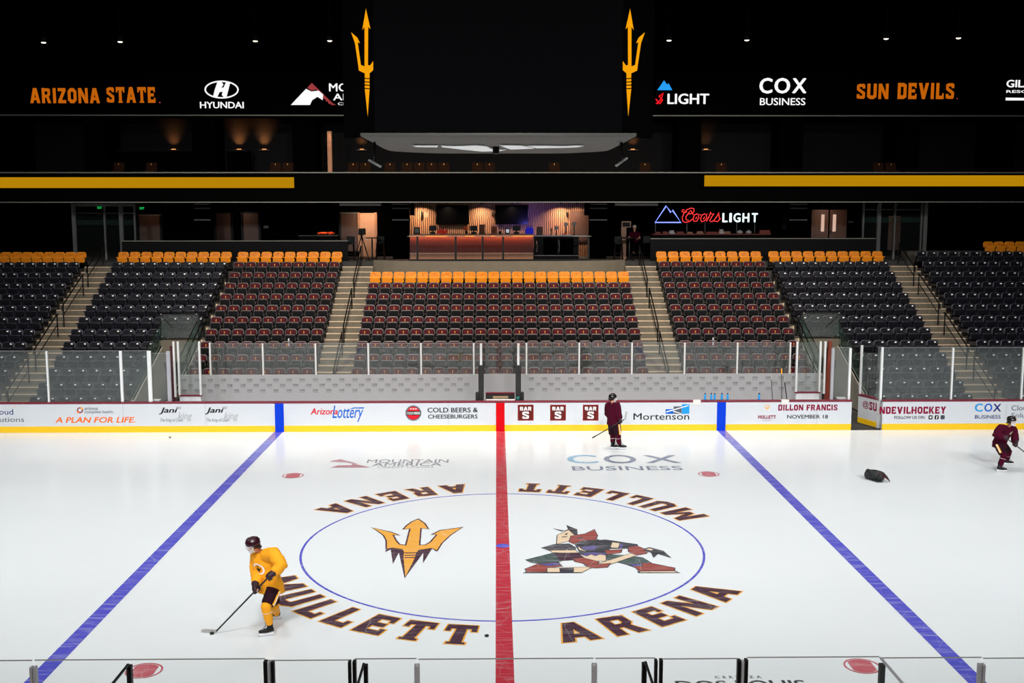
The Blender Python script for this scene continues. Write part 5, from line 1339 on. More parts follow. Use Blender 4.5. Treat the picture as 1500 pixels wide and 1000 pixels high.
# LED ribbon board
YLED = 28.0
o = empty('led_ribbon_board', (0, YLED, zl0), 'long black LED ribbon board with lit team and sponsor names', 'ribbon board')
MB().box(-33.6, 33.6, YLED, YLED + .3, zl0, zl1, 'void').build('panel', o)
MB().box(-33.6, 33.6, YLED - .04, YLED + .02, zl0 - .02, zl0 + .035, 'rail_grey').build('bottom_trim', o)
YT = YLED - .01
def led(items, name):
    mb = MB()
    for i, it in enumerate(items):
        s, box, m = it[:3]; Y = YT - i * .003
        f = wall_map(*box, Y)
        if isinstance(s, str):
            if s.startswith('#'): put_block(mb, s[1:], f, m, it[3] if len(it) > 3 else 0, .14)
            else: put(mb, text2d(s, *(it[3:] or (0.,))), f, m)
        else: mb.poly([f(*p) for p in s], m)
    return mb.build(name, o)
led([('#ARIZONA', (44.5, 129, 145.5, 151), 'led_orange'), ('#STATE', (156.5, 127.5, 227, 150.5), 'led_orange'), (circ(10), (233, 149, 235.2, 151.2), 'led_rose')], 'team_lettering')
led([('#SUN', (1254.5, 122.5, 1302, 145), 'led_orange'), ('#DEVILS', (1314.5, 121.5, 1398.5, 145), 'led_orange'), (circ(10), (1401, 143.5, 1403, 145.5), 'led_rose')], 'team_lettering')
mb = MB()
f = wall_map(300, 118, 349.3, 144.3, YT)
vs = []
nn = 48
for j in range(nn):
    a_ = 2 * math.pi * j / nn
    for k_, (rx, ry) in enumerate(((.5, .5), (.455, .42))): vs.append(f(.5 + rx * math.cos(a_), .5 + ry * math.sin(a_)))
mb.add(vs, [(2 * j, 2 * j + 1, 2 * ((j + 1) % nn) + 1, 2 * ((j + 1) % nn)) for j in range(nn)], 'led_white')
for pl in ([(.24, .1), (.36, .06), (.44, .36), (.58, .4), (.64, .52), (.46, .5), (.56, .78), (.5, .94), (.38, .9), (.3, .5)], [(.76, .9), (.64, .94), (.56, .62), (.44, .58), (.38, .46), (.54, .5), (.5, .2), (.56, .06), (.64, .1), (.7, .5)]):
    mb.poly([f(*p) for p in pl], 'led_white')
put(mb, text2d('HYUNDAI', .04), wall_map(293, 149, 357, 158.6, YT), 'led_white'); mb.build('car_maker_lettering', o)
mb = MB(); g_ = lambda x, y: at(x / 3, y / 3, YT)
px_poly(mb, [(1278, 461), (1345, 390), (1368, 402), (1400, 398), (1420, 415), (1418, 440), (1395, 425), (1372, 440), (1362, 461)], 'led_white', g_)
for k in range(9):                      # slanting stripes of the peak, rising to its top and falling to the right foot
    xa_ = 1372 + k * 11; ya_ = 366 + k * 10.6
    px_poly(mb, [(xa_, ya_), (xa_ + 5, ya_ + 5), (xa_ + 5 - (461 - ya_) * .0 + (40 if k < 4 else 12), min(461, ya_ + (45 if k < 4 else 24))), (xa_ + (32 if k < 4 else 6), min(461, ya_ + (48 if k < 4 else 27)))], 'led_rose', lambda x, y: at(x / 3, y / 3, YT + .004))
px_poly(mb, [(1350, 386), (1370, 364), (1392, 392), (1370, 398)], 'led_rose', lambda x, y: at(x / 3, y / 3, YT + .004))
put(mb, text2d('MOUNTAIN', .03), wall_map(482, 122, 580, 134, YT), 'led_white'); put(mb, text2d('AMERICA', .03), wall_map(488, 137, 570, 147, YT), 'led_white'); put(mb, text2d('CREDIT UNION', .01), wall_map(495, 150, 570, 154, YT), 'led_white')
mb.build('eagle_peak_lettering', o)
mb = MB(); g2_ = lambda x, y: at(900 + x / 2.5, y / 2.5, YT)
px_poly(mb, [(157, 330), (182, 294), (193, 310), (198, 304), (212, 330)], 'led_sky', g2_)
for q_ in stroke([(152, 362), (160, 374), (172, 362), (178, 342), (164, 352), (176, 366), (168, 378), (152, 378)], 5): mb.poly([g2_(*p) for p in q_], 'led_red')
for k_, (s_, x0, x1) in enumerate((('Coor', 905, 957),)): put(mb, text2d(s_, .03, .3), wall_map(x0, 135, x1, 152, YT), 'led_red')
put(mb, text2d('LIGHT', .045), wall_map(977.5, 137, 1039, 152.5, YT), 'led_white'); mb.build('beer_lettering', o)
led([('C', (1112, 114, 1132, 137), 'led_white', .06), ('O', (1134, 114, 1158, 137), 'led_white', .06), ('X', (1160, 114.4, 1182, 136.5), 'led_white', .06), ('BUSINESS', (1113, 143.5, 1180, 154), 'led_white', .02)], 'sponsor_lettering')
led([('GILA RIVER', (1474, 117, 1560, 128), 'led_white', .05), ('RESORTS', (1474, 132, 1530, 136), 'led_white', .03), ([(0, 0), (1, 0), (1, .8), (0, 1)], (1473, 143, 1530, 147), 'led_white')], 'resort_lettering')
MB().box(-34, 34, 29.0, 29.3, zl1 - .1, 18.0, 'void').build('wall_upper_back', kind=S)
for k, (px, py) in enumerate(((64, 62.5), (176, 61.5), (374, 60.5), (483, 60), (980, 59.5), (1094, 59), (1298, 57), (1404, 56))):
    c = at(px, py, 26.0)
    side = 'ARIZONA STATE' if k < 4 else 'SUN DEVILS'
    o_ = empty('roof_downlight', tuple(c), f'bright round roof downlight, {ordinal(k + 1) if k < 4 else ordinal(8 - k)} from the {side} end', 'downlight', 'roof downlights above the ribbon board')
    MB().lathe(tuple(c), [(.02, .012), (.115, .012), (.13, 0), (.13, .3), (.001, .32)], 'black_metal', 18).build('housing', o_)
    MB().lathe((c.x, c.y, c.z - .03), [(.001, 0), (.06, .01), (.105, .035), (.105, .045)], 'lamp', 18).build('lens', o_)
    MB().tube([(c.x, c.y, c.z + .3), (c.x, c.y, 18)], .02, 'black_metal', 6).build('stem', o_)
# ================================================================== SCOREBOARD OVER CENTRE ICE
def ray_plane(px, py, p0, n):
    d = _f + _r * ((px - 750) / FPX) + _u * ((500 - py) / FPX)
    return CAMP + d * ((Vector(p0) - CAMP).dot(n) / d.dot(n))
YSB = -2.8
zb = at(730, 198, YSB).z; x0, x1 = at(548, 120, YSB).x, at(912, 120, YSB).x; ztop = 16.6
sb = empty('scoreboard', (0, 0, zb), 'huge dark hanging scoreboard with gold tridents on its corners', 'scoreboard')
MB().box(x0, x1, YSB, YSB + .2, zb, ztop, 'screen').build('front_screen', sb)
MB().box(x0 - .35, x1 + .35, YSB + .75, 2.6, zb, ztop, 'void').build('cabinet', sb)
for sx, xe in ((-1, x0), (1, x1)):
    pA = Vector((xe, YSB + .02, zb)); pB = Vector((xe + sx * .72, YSB + .86, zb))
    n_ = (pB - pA).normalized(); off = Vector((n_.y, -n_.x, 0)) * (1 if sx < 0 else -1)
    if off.y > 0: off = -off
    o = MB().slab([pA, pB, pB + Vector((0, 0, ztop - zb)), pA + Vector((0, 0, ztop - zb))], -off * .15, 'void').build('corner_panel', sb)
    fr = lambda x, y, e=.01: ray_plane(480 + x / 3, y / 3, pA + off * e, off)
    mx_ = (lambda x: x) if sx < 0 else (lambda x: 1497 - x)
    tp = [(168, 38), (188, 128), (178, 118), (177, 285), (186, 288), (200, 268), (200, 308), (184, 322), (184, 390), (176, 512), (163, 390), (163, 322), (137, 310), (134, 285), (120, 190), (103, 142), (130, 165), (142, 190), (132, 185), (146, 285), (162, 292), (162, 118), (152, 132)]
    mb = MB(); mb.poly([fr(mx_(x), y) for x, y in tp], 'led_trident')
    for yb in (343, 358, 372, 387): mb.poly([fr(mx_(x), y, .016) for x, y in ((158, yb - 1.4), (189, yb + .6), (189, yb + 5.2), (158, yb + 3.2))], 'void')
    mb.build('trident_emblem', o)
zu = zb - .02
rim = [(x0 - .28, YSB - .05), (x1 + .28, YSB - .05)]
def arcpts(cx, cy, r, a0, a1, n=10): return [(cx + r * math.cos(math.radians(a0 + (a1 - a0) * k / n)), cy + r * math.sin(math.radians(a0 + (a1 - a0) * k / n))) for k in range(n + 1)]
out = [(x0 - .28, YSB - .03), (x1 + .28, YSB - .03)] + arcpts(x1 - 1.0, 1.75, 1.28, 0, 90) + arcpts(x0 + 1.0, 1.75, 1.28, 90, 180)
rings = []
for sc, dz in ((1, .06), (1, 0), (.97, -.03), (.80, -.07), (.45, -.08)):
    rings.append([(x * sc, (y + .0) * sc if sc < .9 else y * sc, zu + dz) for x, y in out])
MB().rings(rings, 'fabric_grey').build('underside', sb)
gz = lambda x, y: gnd(x, y, zu - .11)
for pl in ([(604, 213.4), (642, 213.4), (640, 215.8), (610, 215.4)], [(646, 213.6), (668, 214.4), (697, 213.2), (713, 214.6), (722, 219), (722, 221.6), (706, 222), (676, 219), (648, 215.6)], [(731, 213), (764, 213.4), (782, 217.8), (748, 219)], [(731, 219.5), (742, 219.8), (731, 221.5)], [(772, 213.6), (806, 213.8), (828, 214.2), (846, 213.4), (855, 214), (846, 215.8), (824, 216.6), (786, 217.2)]):
    pts = [gz(*p) for p in pl]
    MB().slab(pts, (0, 0, .02), 'white_panel').build('white_panel', sb)
c = at(726.5, 219, -.6)
MB().box(c.x - .07, c.x + .07, -.7, -.4, c.z - .09, zu - .02, 'black_metal').build('camera', sb, bevel=.015)
for px in (549, 910):
    c = at(px, 224, -1.6); sg = -1 if px < 700 else 1
    MB().tube([(c.x, -1.6, zu - .02), (c.x, -1.6, c.z), (c.x + sg * .02, -1.62, at(px, 236, -1.6).z)], .03, 'black_metal', 6).build('bracket', sb)
    MB().bar((c.x - .12, -1.7, at(px, 236, -1.6).z + (.02 if sg < 0 else -.1)), (c.x + .12, -1.6, at(px, 240, -1.6).z + (-.06 if sg < 0 else .12)), .06, .04, 'rail_grey').build('lamp_bar', sb)
for sx in (-1, 1):
    for yy in (-1.6, 2.0): MB().tube([(sx * 2, yy, ztop - .1), (sx * 2, yy, 18)], .03, 'black_metal', 6).build('hanging_cable', sb)

# ================================================================== PLAYERS
def lerp(a, b, t): return a + (b - a) * t
def glove(par, c, ax, back, elbow, m, palm=True):
    """hockey glove closed round a shaft: padded back, four fingers, a thumb and a flared cuff"""
    ax = ax.normalized(); back = (back - ax * back.dot(ax)).normalized(); s = ax.cross(back)
    R = Matrix((ax, s, back)).transposed()
    mb = MB()
    mb.ball(c + back * .05, .058, .052, .036, m, 12, 8, R)
    mb.ball(c + back * .045 - s * .05, .05, .03, .03, m, 10, 7, R)
    for k in range(4):
        o_ = (k - 1.5) * .028; L_ = (1.0, 1.08, 1.02, .86)[k]
        pts = []
        for j in range(7):
            an = math.radians(70 - (200 * L_) * j / 6)
            pts.append(c + ax * o_ + back * (.048 * math.sin(an)) + s * (.048 * math.cos(an)))
        mb.tube(pts, [.0155, .0155, .016, .0155, .015, .0145, .011], m, 8)
    mb.tube([c + back * .04 - s * .045 + ax * .05, c - s * .05 + ax * .062, c - back * .035 - s * .02 + ax * .055, c - back * .045 + s * .012 + ax * .045], [.02, .019, .017, .012], m, 8)
    wr = c + back * .04; d = (elbow - wr).normalized()
    mb.tube([wr - d * .01, wr + d * .05, wr + d * .10, wr + d * .16], [.05, .055, .062, .074], m, 12)
    g = mb.remeshed('glove', par, .0065, 2, m)
    if palm: MB().ball(c + back * .012 - s * .038, .034, .014, .03, 'glove_palm', 10, 6, R).build('palm_patch', g)
    return wr + d * .13
def skate(par, g, d, ankle):
    d = Vector((d[0], d[1], 0)).normalized(); s = Vector((-d.y, d.x, 0)); U = Vector((0, 0, 1))
    mb = MB()
    mb.tube([g - d * .125 + U * .11, g - d * .07 + U * .115, g + U * .105, g + d * .08 + U * .098, g + d * .145 + U * .092], [(.036, .034), (.043, .046), (.046, .042), (.045, .034), (.028, .022)], 'boot', 12, ref=s)
    top = Vector((ankle.x, ankle.y, max(ankle.z, .24)))
    mb.tube([g - d * .065 + U * .1, lerp(g - d * .065 + U * .1, top, .5), top + U * .03], [(.046, .06), (.044, .056), (.05, .062)], 'boot', 12, ref=s)
    k = mb.remeshed('skate', par, .008, 2, 'boot')
    MB().slab([g - d * .13 + U * .028, g + d * .14 + U * .028, g + d * .135 + U * .07, g + d * .05 + U * .055, g - d * .04 + U * .055, g - d * .12 + U * .072], s * .02, 'white_pl').build('blade_holder', k)
    q = g + s * .008
    MB().slab([q - d * .14 + U * .006, q - d * .12 + U * .0, q + d * .12, q + d * .15 + U * .008, q + d * .15 + U * .03, q - d * .14 + U * .03], s * .005, 'blade').build('steel_blade', k)
    mb = MB(); t0 = g + d * .075 + U * .135; t1 = lerp(g - d * .065 + U * .1, top, .95) + d * .062
    mb.tube([t0, lerp(t0, t1, .5) - d * .012, t1, t1 + d * .015 + U * .045], [(.024, .012), (.03, .014), (.034, .014), (.03, .01)], 'boot_grey', 8, ref=s); mb.build('tongue', k)
    return k
def head_set(par, hc, f, m, stripe=None, cage='cage'):
    f = f.normalized(); sd = Vector((0, 0, 1)).cross(f).normalized(); u = f.cross(sd)
    W = lambda x, y, z: hc + sd * x + f * y + u * z      # x left, y forward, z up
    def sph(az, el, rx=.118, ry=.137, rz=.128, dz=.02):
        a, e = math.radians(az), math.radians(el)
        return W(rx * math.cos(e) * math.sin(a), ry * math.cos(e) * math.cos(a) - .008, rz * math.sin(e) + dz)
    mb = MB(); n = 28; R = []
    for j in range(n):
        az = -180 + 360 * j / n; w_ = (1 - math.cos(math.radians(az))) / 2
        R.append((az, 8 - 46 * (w_ ** .8)))
    rings = []
    for k in range(9):
        t = k / 8; rings.append([sph(az, lerp(e0, 88, t)) for az, e0 in R])
    inner = [[sph(az, lerp(e0, 88, t), .108, .126, .118) for az, e0 in R] for t in (0, .3, .7)]
    mb.rings(inner[::-1] + rings, m); hl = mb.build('helmet', par)
    mb = MB()
    for az in (-40, 0, 40): mb.tube([sph(az * .6, 24, .12, .139, .13), sph(az * .8, 50, .122, .141, .132), sph(az, 75, .121, .14, .131)], .009, m, 6)
    for az in (-125, 125, 180): mb.tube([sph(az, 10, .12, .139, .13), sph(az, 45, .122, .141, .132)], .009, m, 6)
    mb.build('vent_ridges', hl)
    if stripe:
        mb = MB(); mb.tube([sph(12, 14, .121, .141, .131), sph(16, 45, .122, .142, .132), sph(30, 72, .121, .141, .131)], [(.02, .004)] * 3, stripe, 8); mb.build('gold_stripe', hl)
    mb = MB()
    if cage:
        for el in (4, -10, -24, -38, -52, -64): mb.tube([sph(az, el, .125, .15, .15, 0) for az in range(-72, 73, 12)], .0042, 'white_pl', 6)
        for az in (-66, -44, -22, 0, 22, 44, 66): mb.tube([sph(az, el, .125, .15, .15, 0) for el in range(6, -66, -10)], .0042, 'white_pl', 6)
        mb.build('face_cage', hl)
    mb = MB(); mb.ball(W(0, .085, -.118), .045, .032, .028, 'white_pl', 12, 7, Matrix((sd, f, u)).transposed()); mb.build('chin_cup', hl)
    mb = MB()
    for q in (-1, 1): mb.tube([W(q * .112, .02, -.005), W(q * .10, .045, -.07), W(q * .04, .095, -.12)], .007, 'white_pl', 6)
    mb.build('chin_strap', hl)
    mb = MB(); mb.tube([W(.09, -.06, -.06), W(.05, -.105, -.075), W(-.05, -.105, -.075), W(-.09, -.06, -.06)], [(.02, .035)] * 4, 'hair', 8); mb.ball(W(0, -.03, -.0), .1, .11, .1, 'hair', 14, 9, Matrix((sd, f, u)).transposed()); mb.build('hair', par)
    # face details on the body mesh
    mb = MB()
    for q in (-1, 1): mb.ball(W(q * .034, .098, -.002), .014, .009, .009, 'white_pl', 8, 6, Matrix((sd, f, u)).transposed()); mb.ball(W(q * .034, .106, -.002), .006, .004, .007, 'ink', 8, 5, Matrix((sd, f, u)).transposed())
    mb.tube([W(-.026, .098, -.068), W(0, .107, -.07), W(.026, .098, -.068)], [(.006, .004), (.008, .006), (.006, .004)], 'red_dk', 6)
    mb.build('eyes_and_mouth', par)
    return W
def person(label, J, f, hf, jm, pm, sm, helm, name='person', stripe=None, emblem=True, gl='glove_m', stick_axis=None, backs=None, pant_side='L'):
    f = Vector(f).normalized(); sd = Vector((0, 0, 1)).cross(f); U = Vector((0, 0, 1))
    base = (J['gL'] + J['gR']) / 2
    root = empty(name, (base.x, base.y, 0), label, 'person')
    spine = J['neck'] - J['pelvis']
    # one continuous body under the clothes
    mb = MB()
    W0 = lambda x, y, z: None
    hfv = Vector(hf).normalized(); hs = U.cross(hfv).normalized(); hu = hfv.cross(hs); RH = Matrix((hs, hfv, hu)).transposed()
    mb.tube([J['pelvis'] - U * .06, J['pelvis'] + U * .03, lerp(J['pelvis'], J['neck'], .35), lerp(J['pelvis'], J['neck'], .72), lerp(J['pelvis'], J['neck'], .93)], [(.14, .10), (.16, .115), (.14, .10), (.17, .115), (.12, .085)], 'skin', 16, ref=sd)
    mb.tube([lerp(J['pelvis'], J['neck'], .85), J['neck'], J['head'] - hu * .04], [.07, .056, .056], 'skin', 12)
    hc = J['head']
    mb.ball(hc, .078, .098, .112, 'skin', 18, 12, RH); mb.ball(hc + hfv * .035 - hu * .07, .052, .056, .05, 'skin', 12, 8, RH)
    mb.tube([hc + hfv * .088 + hu * .008, hc + hfv * .112 - hu * .032, hc + hfv * .098 - hu * .04], [.009, .015, .011], 'skin', 8)
    for q in (-1, 1): mb.ball(hc + hs * (.08 * q) - hfv * .008 - hu * .01, .012, .022, .032, 'skin', 8, 6, RH)
    for q in 'LR':
        mb.tube([J['sh' + q], lerp(J['sh' + q], J['el' + q], .5), J['el' + q], J['ha' + q]], [.062, .05, .044, .032], 'skin', 10)
        mb.ball(J['ha' + q], .045, .035, .03, 'skin', 10, 6)
        mb.tube([J['hip' + q], lerp(J['hip' + q], J['kn' + q], .5), J['kn' + q], lerp(J['kn' + q], J['an' + q], .35), J['an' + q]], [.095, .08, .06, .06, .042], 'skin', 12)
    mb.remeshed('body', root, .011, 3, 'skin')
    # jersey
    mb = MB(); hem = J['pelvis'] - U * .13
    P_ = lambda t: lerp(J['pelvis'], J['neck'], t)
    mb.tube([hem, J['pelvis'], P_(.3), P_(.62), P_(.84), P_(.97)], [(.262, .20), (.25, .195), (.235, .18), (.235, .18), (.20, .14), (.078, .078)], jm, 20, ref=sd)
    for q in 'LR':
        a, b, c_ = J['sh' + q], J['el' + q], J['ha' + q]; wr = lerp(b, c_, .72)
        mb.tube([lerp(P_(.82), a, .3), a, lerp(a, b, .5), b, lerp(b, wr, .5), wr], [.125, .125, .12, .115, .105, .085], jm, 14)
        mb.ball(a + U * .012, .105, .105, .09, jm, 12, 8)
    jer = mb.remeshed('jersey', root, .012, 4, jm, folds=.016)
    mb = MB(); nk = P_(.965); mb.tube([nk + (sd * math.cos(t) * .078) + (f * math.sin(t) * .072) + U * (.0 - .02 * math.sin(t)) for t in [2 * math.pi * j / 16 for j in range(16)]], .010, jm, 6, True); mb.build('collar', jer)
    if emblem:
        o_ = P_(.55) + f * .15; up_ = spine.normalized()
        mb = MB()
        def em(x, y, e=0.0): return P_(.55) + sd * x + up_ * y + f * (.186 + e - x * x * 2.2)
        n = 28
        vs = []
        for j in range(n):
            t = 2 * math.pi * j / n
            vs += [em(.083 * math.cos(t), .083 * math.sin(t)), em(.112 * math.cos(t), .112 * math.sin(t))]
        mb.add(vs, [(2 * j, 2 * j + 1, 2 * ((j + 1) % n) + 1, 2 * ((j + 1) % n)) for j in range(n)], 'white_pl')
        ms = 'ink' if jm == 'j_gold' else 'gold_ink'
        for pl in ([(-.012, -.06), (.012, -.06), (.01, .06), (0, .07), (-.01, .06)], [(-.045, .045), (-.03, .0), (.03, 0), (.045, .045), (.055, .02), (.03, -.025), (-.03, -.025), (-.055, .02)]):
            mb.poly([em(x, y, .003) for x, y in pl], ms)
        mb.build('round_emblem', jer)
    # pants, socks, skates
    mb = MB()
    mb.tube([J['pelvis'] + U * .04, J['pelvis'] - U * .07, J['pelvis'] - U * .16], [(.19, .14), (.205, .155), (.18, .14)], pm, 18, ref=sd)
    for q in 'LR':
        a, b = J['hip' + q], J['kn' + q]
        mb.tube([a + U * .02, lerp(a, b, .5), lerp(a, b, .88)], [.135, .132, .12], pm, 14)
    pant = mb.remeshed('hockey_pants', root, .012, 3, pm, folds=.006)
    for q in 'LR':
        a, b = J['hip' + q], J['kn' + q]; sg = 1 if q == 'L' else -1; o_ = (sd * sg)
        dn = (b - a).normalized(); o_ = (o_ - dn * o_.dot(dn)).normalized(); fw = dn.cross(o_)
        for m_, w0, w1, e in (('gold_ink', -.036, .036, .138), ('white_pl', -.014, .014, .141)):
            mb = MB(); rr = []
            for t in (.0, .25, .5, .75, .88):
                c_ = lerp(a, b, t); r_ = e if t < .8 else e - .008
                rr.append([c_ + o_ * (r_ - .012) + fw * w0, c_ + o_ * (r_ + .002) + fw * w0 * .9, c_ + o_ * (r_ + .006), c_ + o_ * (r_ + .002) + fw * w1 * .9, c_ + o_ * (r_ - .012) + fw * w1])
            mb.rings(rr, m_); mb.build('side_stripe', pant)
    for q in 'LR':
        a, b, g = J['kn' + q], J['an' + q], J['g' + q]
        fwd = Vector((*J['d' + q][:2], 0)).normalized() if 'd' + q in J else f
        mb = MB(); th = (J['hip' + q] - a).normalized()
        mb.tube([a + th * .09, a + fwd * .015, lerp(a, b, .3) + fwd * .01, lerp(a, b, .65), lerp(a, b, 1.0)], [.088, .094, .09, .082, .058], sm, 14)
        sk = mb.remeshed('sock', root, .011, 3, sm, folds=.004)
        mb = MB(); c_ = lerp(a, b, .28); dr = (b - a).normalized(); s1 = dr.orthogonal().normalized(); s2 = dr.cross(s1)
        mb.tube([c_ + fwd * .01 + (s1 * math.cos(t) + s2 * math.sin(t)) * .092 for t in [2 * math.pi * j / 18 for j in range(18)]], [(.005, .003)] * 18, 'foam', 6, True); mb.build('sock_tape', sk)
        skate(root, g, J['d' + q], b)
    for q in 'LR':
        ax, bk = backs[q]
        glove(root, J['ha' + q], ax, bk, J['el' + q], gl)
    head_set(root, hc, hfv, helm, stripe)
    return root
def hockey_stick(label, top, heel, blade_dir, m_blade='tape', bl=.30):
    d = (heel - top).normalized(); B_ = Vector((blade_dir[0], blade_dir[1], 0)).normalized(); U = Vector((0, 0, 1)); s = B_.cross(U)
    o = empty('hockey_stick', tuple(heel), label, 'hockey stick')
    MB().bar(top, heel, .020, .030, 'stick', up=tuple(s.cross(d))).build('shaft', o, bevel=.004)
    MB().bar(top - d * .008, top + d * .16, .024, .034, 'tape', up=tuple(s.cross(d))).build('grip_tape', o, bevel=.005)
    lo = Vector((heel.x, heel.y, .003))
    pts = []
    for t in (0, .25, .5, .75, 1.0): pts.append(lo + B_ * (bl * t) + s * (.03 * t * t))
    mb = MB(); rr = []
    for t, p in zip((0, .25, .5, .75, 1.0), pts):
        hgt = .075 * (1 - .35 * max(0, t - .7) / .3); rr.append([p - s * .005, p + s * .005, p + s * .005 + U * hgt, p - s * .005 + U * hgt])
    mb.rings(rr, m_blade, smooth=False); mb.build('blade', o)
    return o
# --- player in the gold jersey
A3 = at
gL, gR = gnd(391, 931), gnd(401, 907)
top = A3(399, 839, -5.52); heel = gnd(317, 924, .05)
ax = (heel - top).normalized()
hL = top + (heel - top) * .045; hR = top + (heel - top) * .275
J = dict(head=A3(370.5, 797, -5.15), neck=A3(379, 806, -5.0), pelvis=A3(397, 856, -4.95), shL=A3(401, 810, -5.2), shR=A3(376, 811, -4.82), elL=A3(413, 829, -5.38), elR=A3(375.5, 838, -4.95), haL=hL, haR=hR,
         hipL=A3(401, 864, -5.12), hipR=A3(395, 864, -4.78), knL=A3(390.5, 888, -5.32), knR=A3(402, 886, -4.72), anL=A3(395, 914, -5.24), anR=A3(405, 898.5, -4.45), gL=gL, gR=gR, dL=(-.9, -.32), dR=(-.95, -.15))
f1 = (-.38, -.92, 0)
person('hockey player in gold jersey and gold socks looking down at a puck', J, f1, (-.86, -.36, -.34), 'j_gold', 'p_maroon', 'j_gold', 'helmet_m', backs={'L': (ax, Vector((.5, -.6, .6))), 'R': (ax, Vector((-.5, -.5, .55)))})
hockey_stick('black hockey stick with pale blade held by the player in gold', top, heel, (-1.0, .12))
# --- standing player, back turned
gL, gR = gnd(900, 657.5), gnd(911.5, 658)
tp2 = A3(868, 641, 9.55); hd = A3(908.5, 617.5, 9.86); ax2 = (hd - tp2).normalized()
J = dict(head=A3(897.5, 582.5, 10.12), neck=A3(897.5, 590, 10.1), pelvis=A3(899, 616, 10.12), shL=A3(891, 594, 10.25), shR=A3(903.5, 593.5, 9.98), elL=A3(890.5, 606, 10.3), elR=A3(906, 606, 9.92), haL=A3(897, 614, 10.45), haR=hd,
         hipL=A3(896.5, 621, 10.22), hipR=A3(903, 621, 10.02), knL=A3(897, 638, 10.22), knR=A3(905, 638, 10.0), anL=A3(898, 651, 10.2), anR=A3(907, 651, 10.0), gL=gL, gR=gR, dL=(.97, .2), dR=(.97, .1))
person('hockey player in maroon standing by the far boards with back turned', J, (.84, .54, 0), (.95, .2, -.12), 'j_maroon', 'p_maroon', 'j_maroon', 'helmet_k', emblem=False, backs={'L': (ax2, Vector((0, 1, .2))), 'R': (ax2, Vector((.4, -.7, .5)))})
o = empty('hockey_stick', tuple(tp2), 'hockey stick carried low by the player with back turned', 'hockey stick')
e2 = hd + ax2 * .16
MB().bar(tp2, e2, .02, .03, 'stick').build('shaft', o, bevel=.004); MB().bar(tp2 - ax2 * .01, tp2 + ax2 * .12, .026, .036, 'ink').build('grip_tape', o, bevel=.004)
MB().slab([e2, e2 + Vector((.05, .0, -.02)), e2 + Vector((.10, .05, .24)), e2 + Vector((.05, .05, .25))], (0, .012, 0), 'tape').build('blade', o)
# --- skating player at the picture edge
gL, gR = gnd(1477, 681), gnd(1467, 691)
top = A3(1471.5, 639.5, 6.72); heel = gnd(1527, 682, .05); ax3 = (heel - top).normalized()
hR = top + (heel - top) * .04; hL = top + (heel - top) * .27
J = dict(head=A3(1482, 616, 6.95), neck=A3(1477.5, 624, 7.08), pelvis=A3(1464, 648, 7.25), shL=A3(1484, 629, 7.32), shR=A3(1466, 627, 6.95), elL=A3(1487, 641, 7.2), elR=A3(1459, 636.5, 6.82), haL=hL, haR=hR,
         hipL=A3(1468, 652, 7.42), hipR=A3(1463, 652, 7.1), knL=A3(1477, 661, 7.45), knR=A3(1470, 666, 6.88), anL=A3(1474, 675.5, 7.78), anR=A3(1464.5, 684, 6.9), gL=gL, gR=gR, dL=(.95, -.25), dR=(.93, -.3))
person('hockey player in maroon crouching and skating with a stick in front', J, (.76, -.65, 0), (.72, -.66, -.12), 'j_maroon', 'p_maroon', 'j_maroon', 'helmet_k', stripe='gold_ink', backs={'L': (ax3, Vector((.6, -.5, .6))), 'R': (ax3, Vector((-.3, -.7, .6)))})
hockey_stick('hockey stick held out in front by the crouching player in maroon', top, heel, (1, -.1))
# --- pucks and bag
for (px, py), lab in (((310.5, 928.5), 'black puck on the ice at the blade of the player in gold'), ((713, 932), 'black puck on the ice beside the red centre line'), ((249, 641), 'black puck on the ice near the far boards and left blue line')):
    c = gnd(px, py); o = MB().lathe((c.x, c.y, .0065), [(.001, 0), (.036, 0), (.038, .003), (.038, .0224), (.036, .0254), (.001, .0254)], 'puck', 24).build('puck'); tag(o, lab, 'puck')
c0, c1 = gnd(1270, 701), gnd(1292, 705)
o = empty('equipment_bag', tuple(gnd(1284, 704)), 'black nylon bag with dark red piping lying on the ice', 'bag')
mb = MB(); Rb = .15
P0 = Vector((c0.x, c0.y, Rb)); P1 = Vector((c1.x, c1.y, Rb))
mb.tube([lerp(P0, P1, -.06), P0, lerp(P0, P1, .3), lerp(P0, P1, .7), P1, lerp(P0, P1, 1.12)], [(.13, .11), (.17, .145), (.18, .148), (.18, .145), (.17, .13), (.12, .08)], 'bag', 18, ref=(0, 1, 0))
mb.remeshed('bag_body', o, .012, 4, 'bag', folds=.02)
t0 = lerp(P0, P1, 1.02) + Vector((0, -.02, .02)); t1 = gnd(1303.5, 705, .02)
MB().tube([t0 + Vector((0, 0, .06)), lerp(t0, t1, .5) + Vector((0, 0, .05)), t1], [(.09, .05), (.06, .035), (.015, .012)], 'bag', 10, ref=(0, 1, 0)).build('flap', o)
for dy, dz in ((-.12, .1), (-.175, .02)):
    MB().tube([lerp(P0, P1, t) + Vector((0, dy, dz)) for t in (0, .3, .7, 1.0)] + [t1 + Vector((-.02, -.02, .02))], .008, 'bag_red', 6).build('piping', o)
MB().tube([lerp(P0, P1, .1) + Vector((0, -.17, -.1)), lerp(P0, P1, .5) + Vector((0, -.26, -.13)), lerp(P0, P1, .9) + Vector((0, -.17, -.1))], [(.03, .01)] * 3, 'bag', 8).build('strap', o)
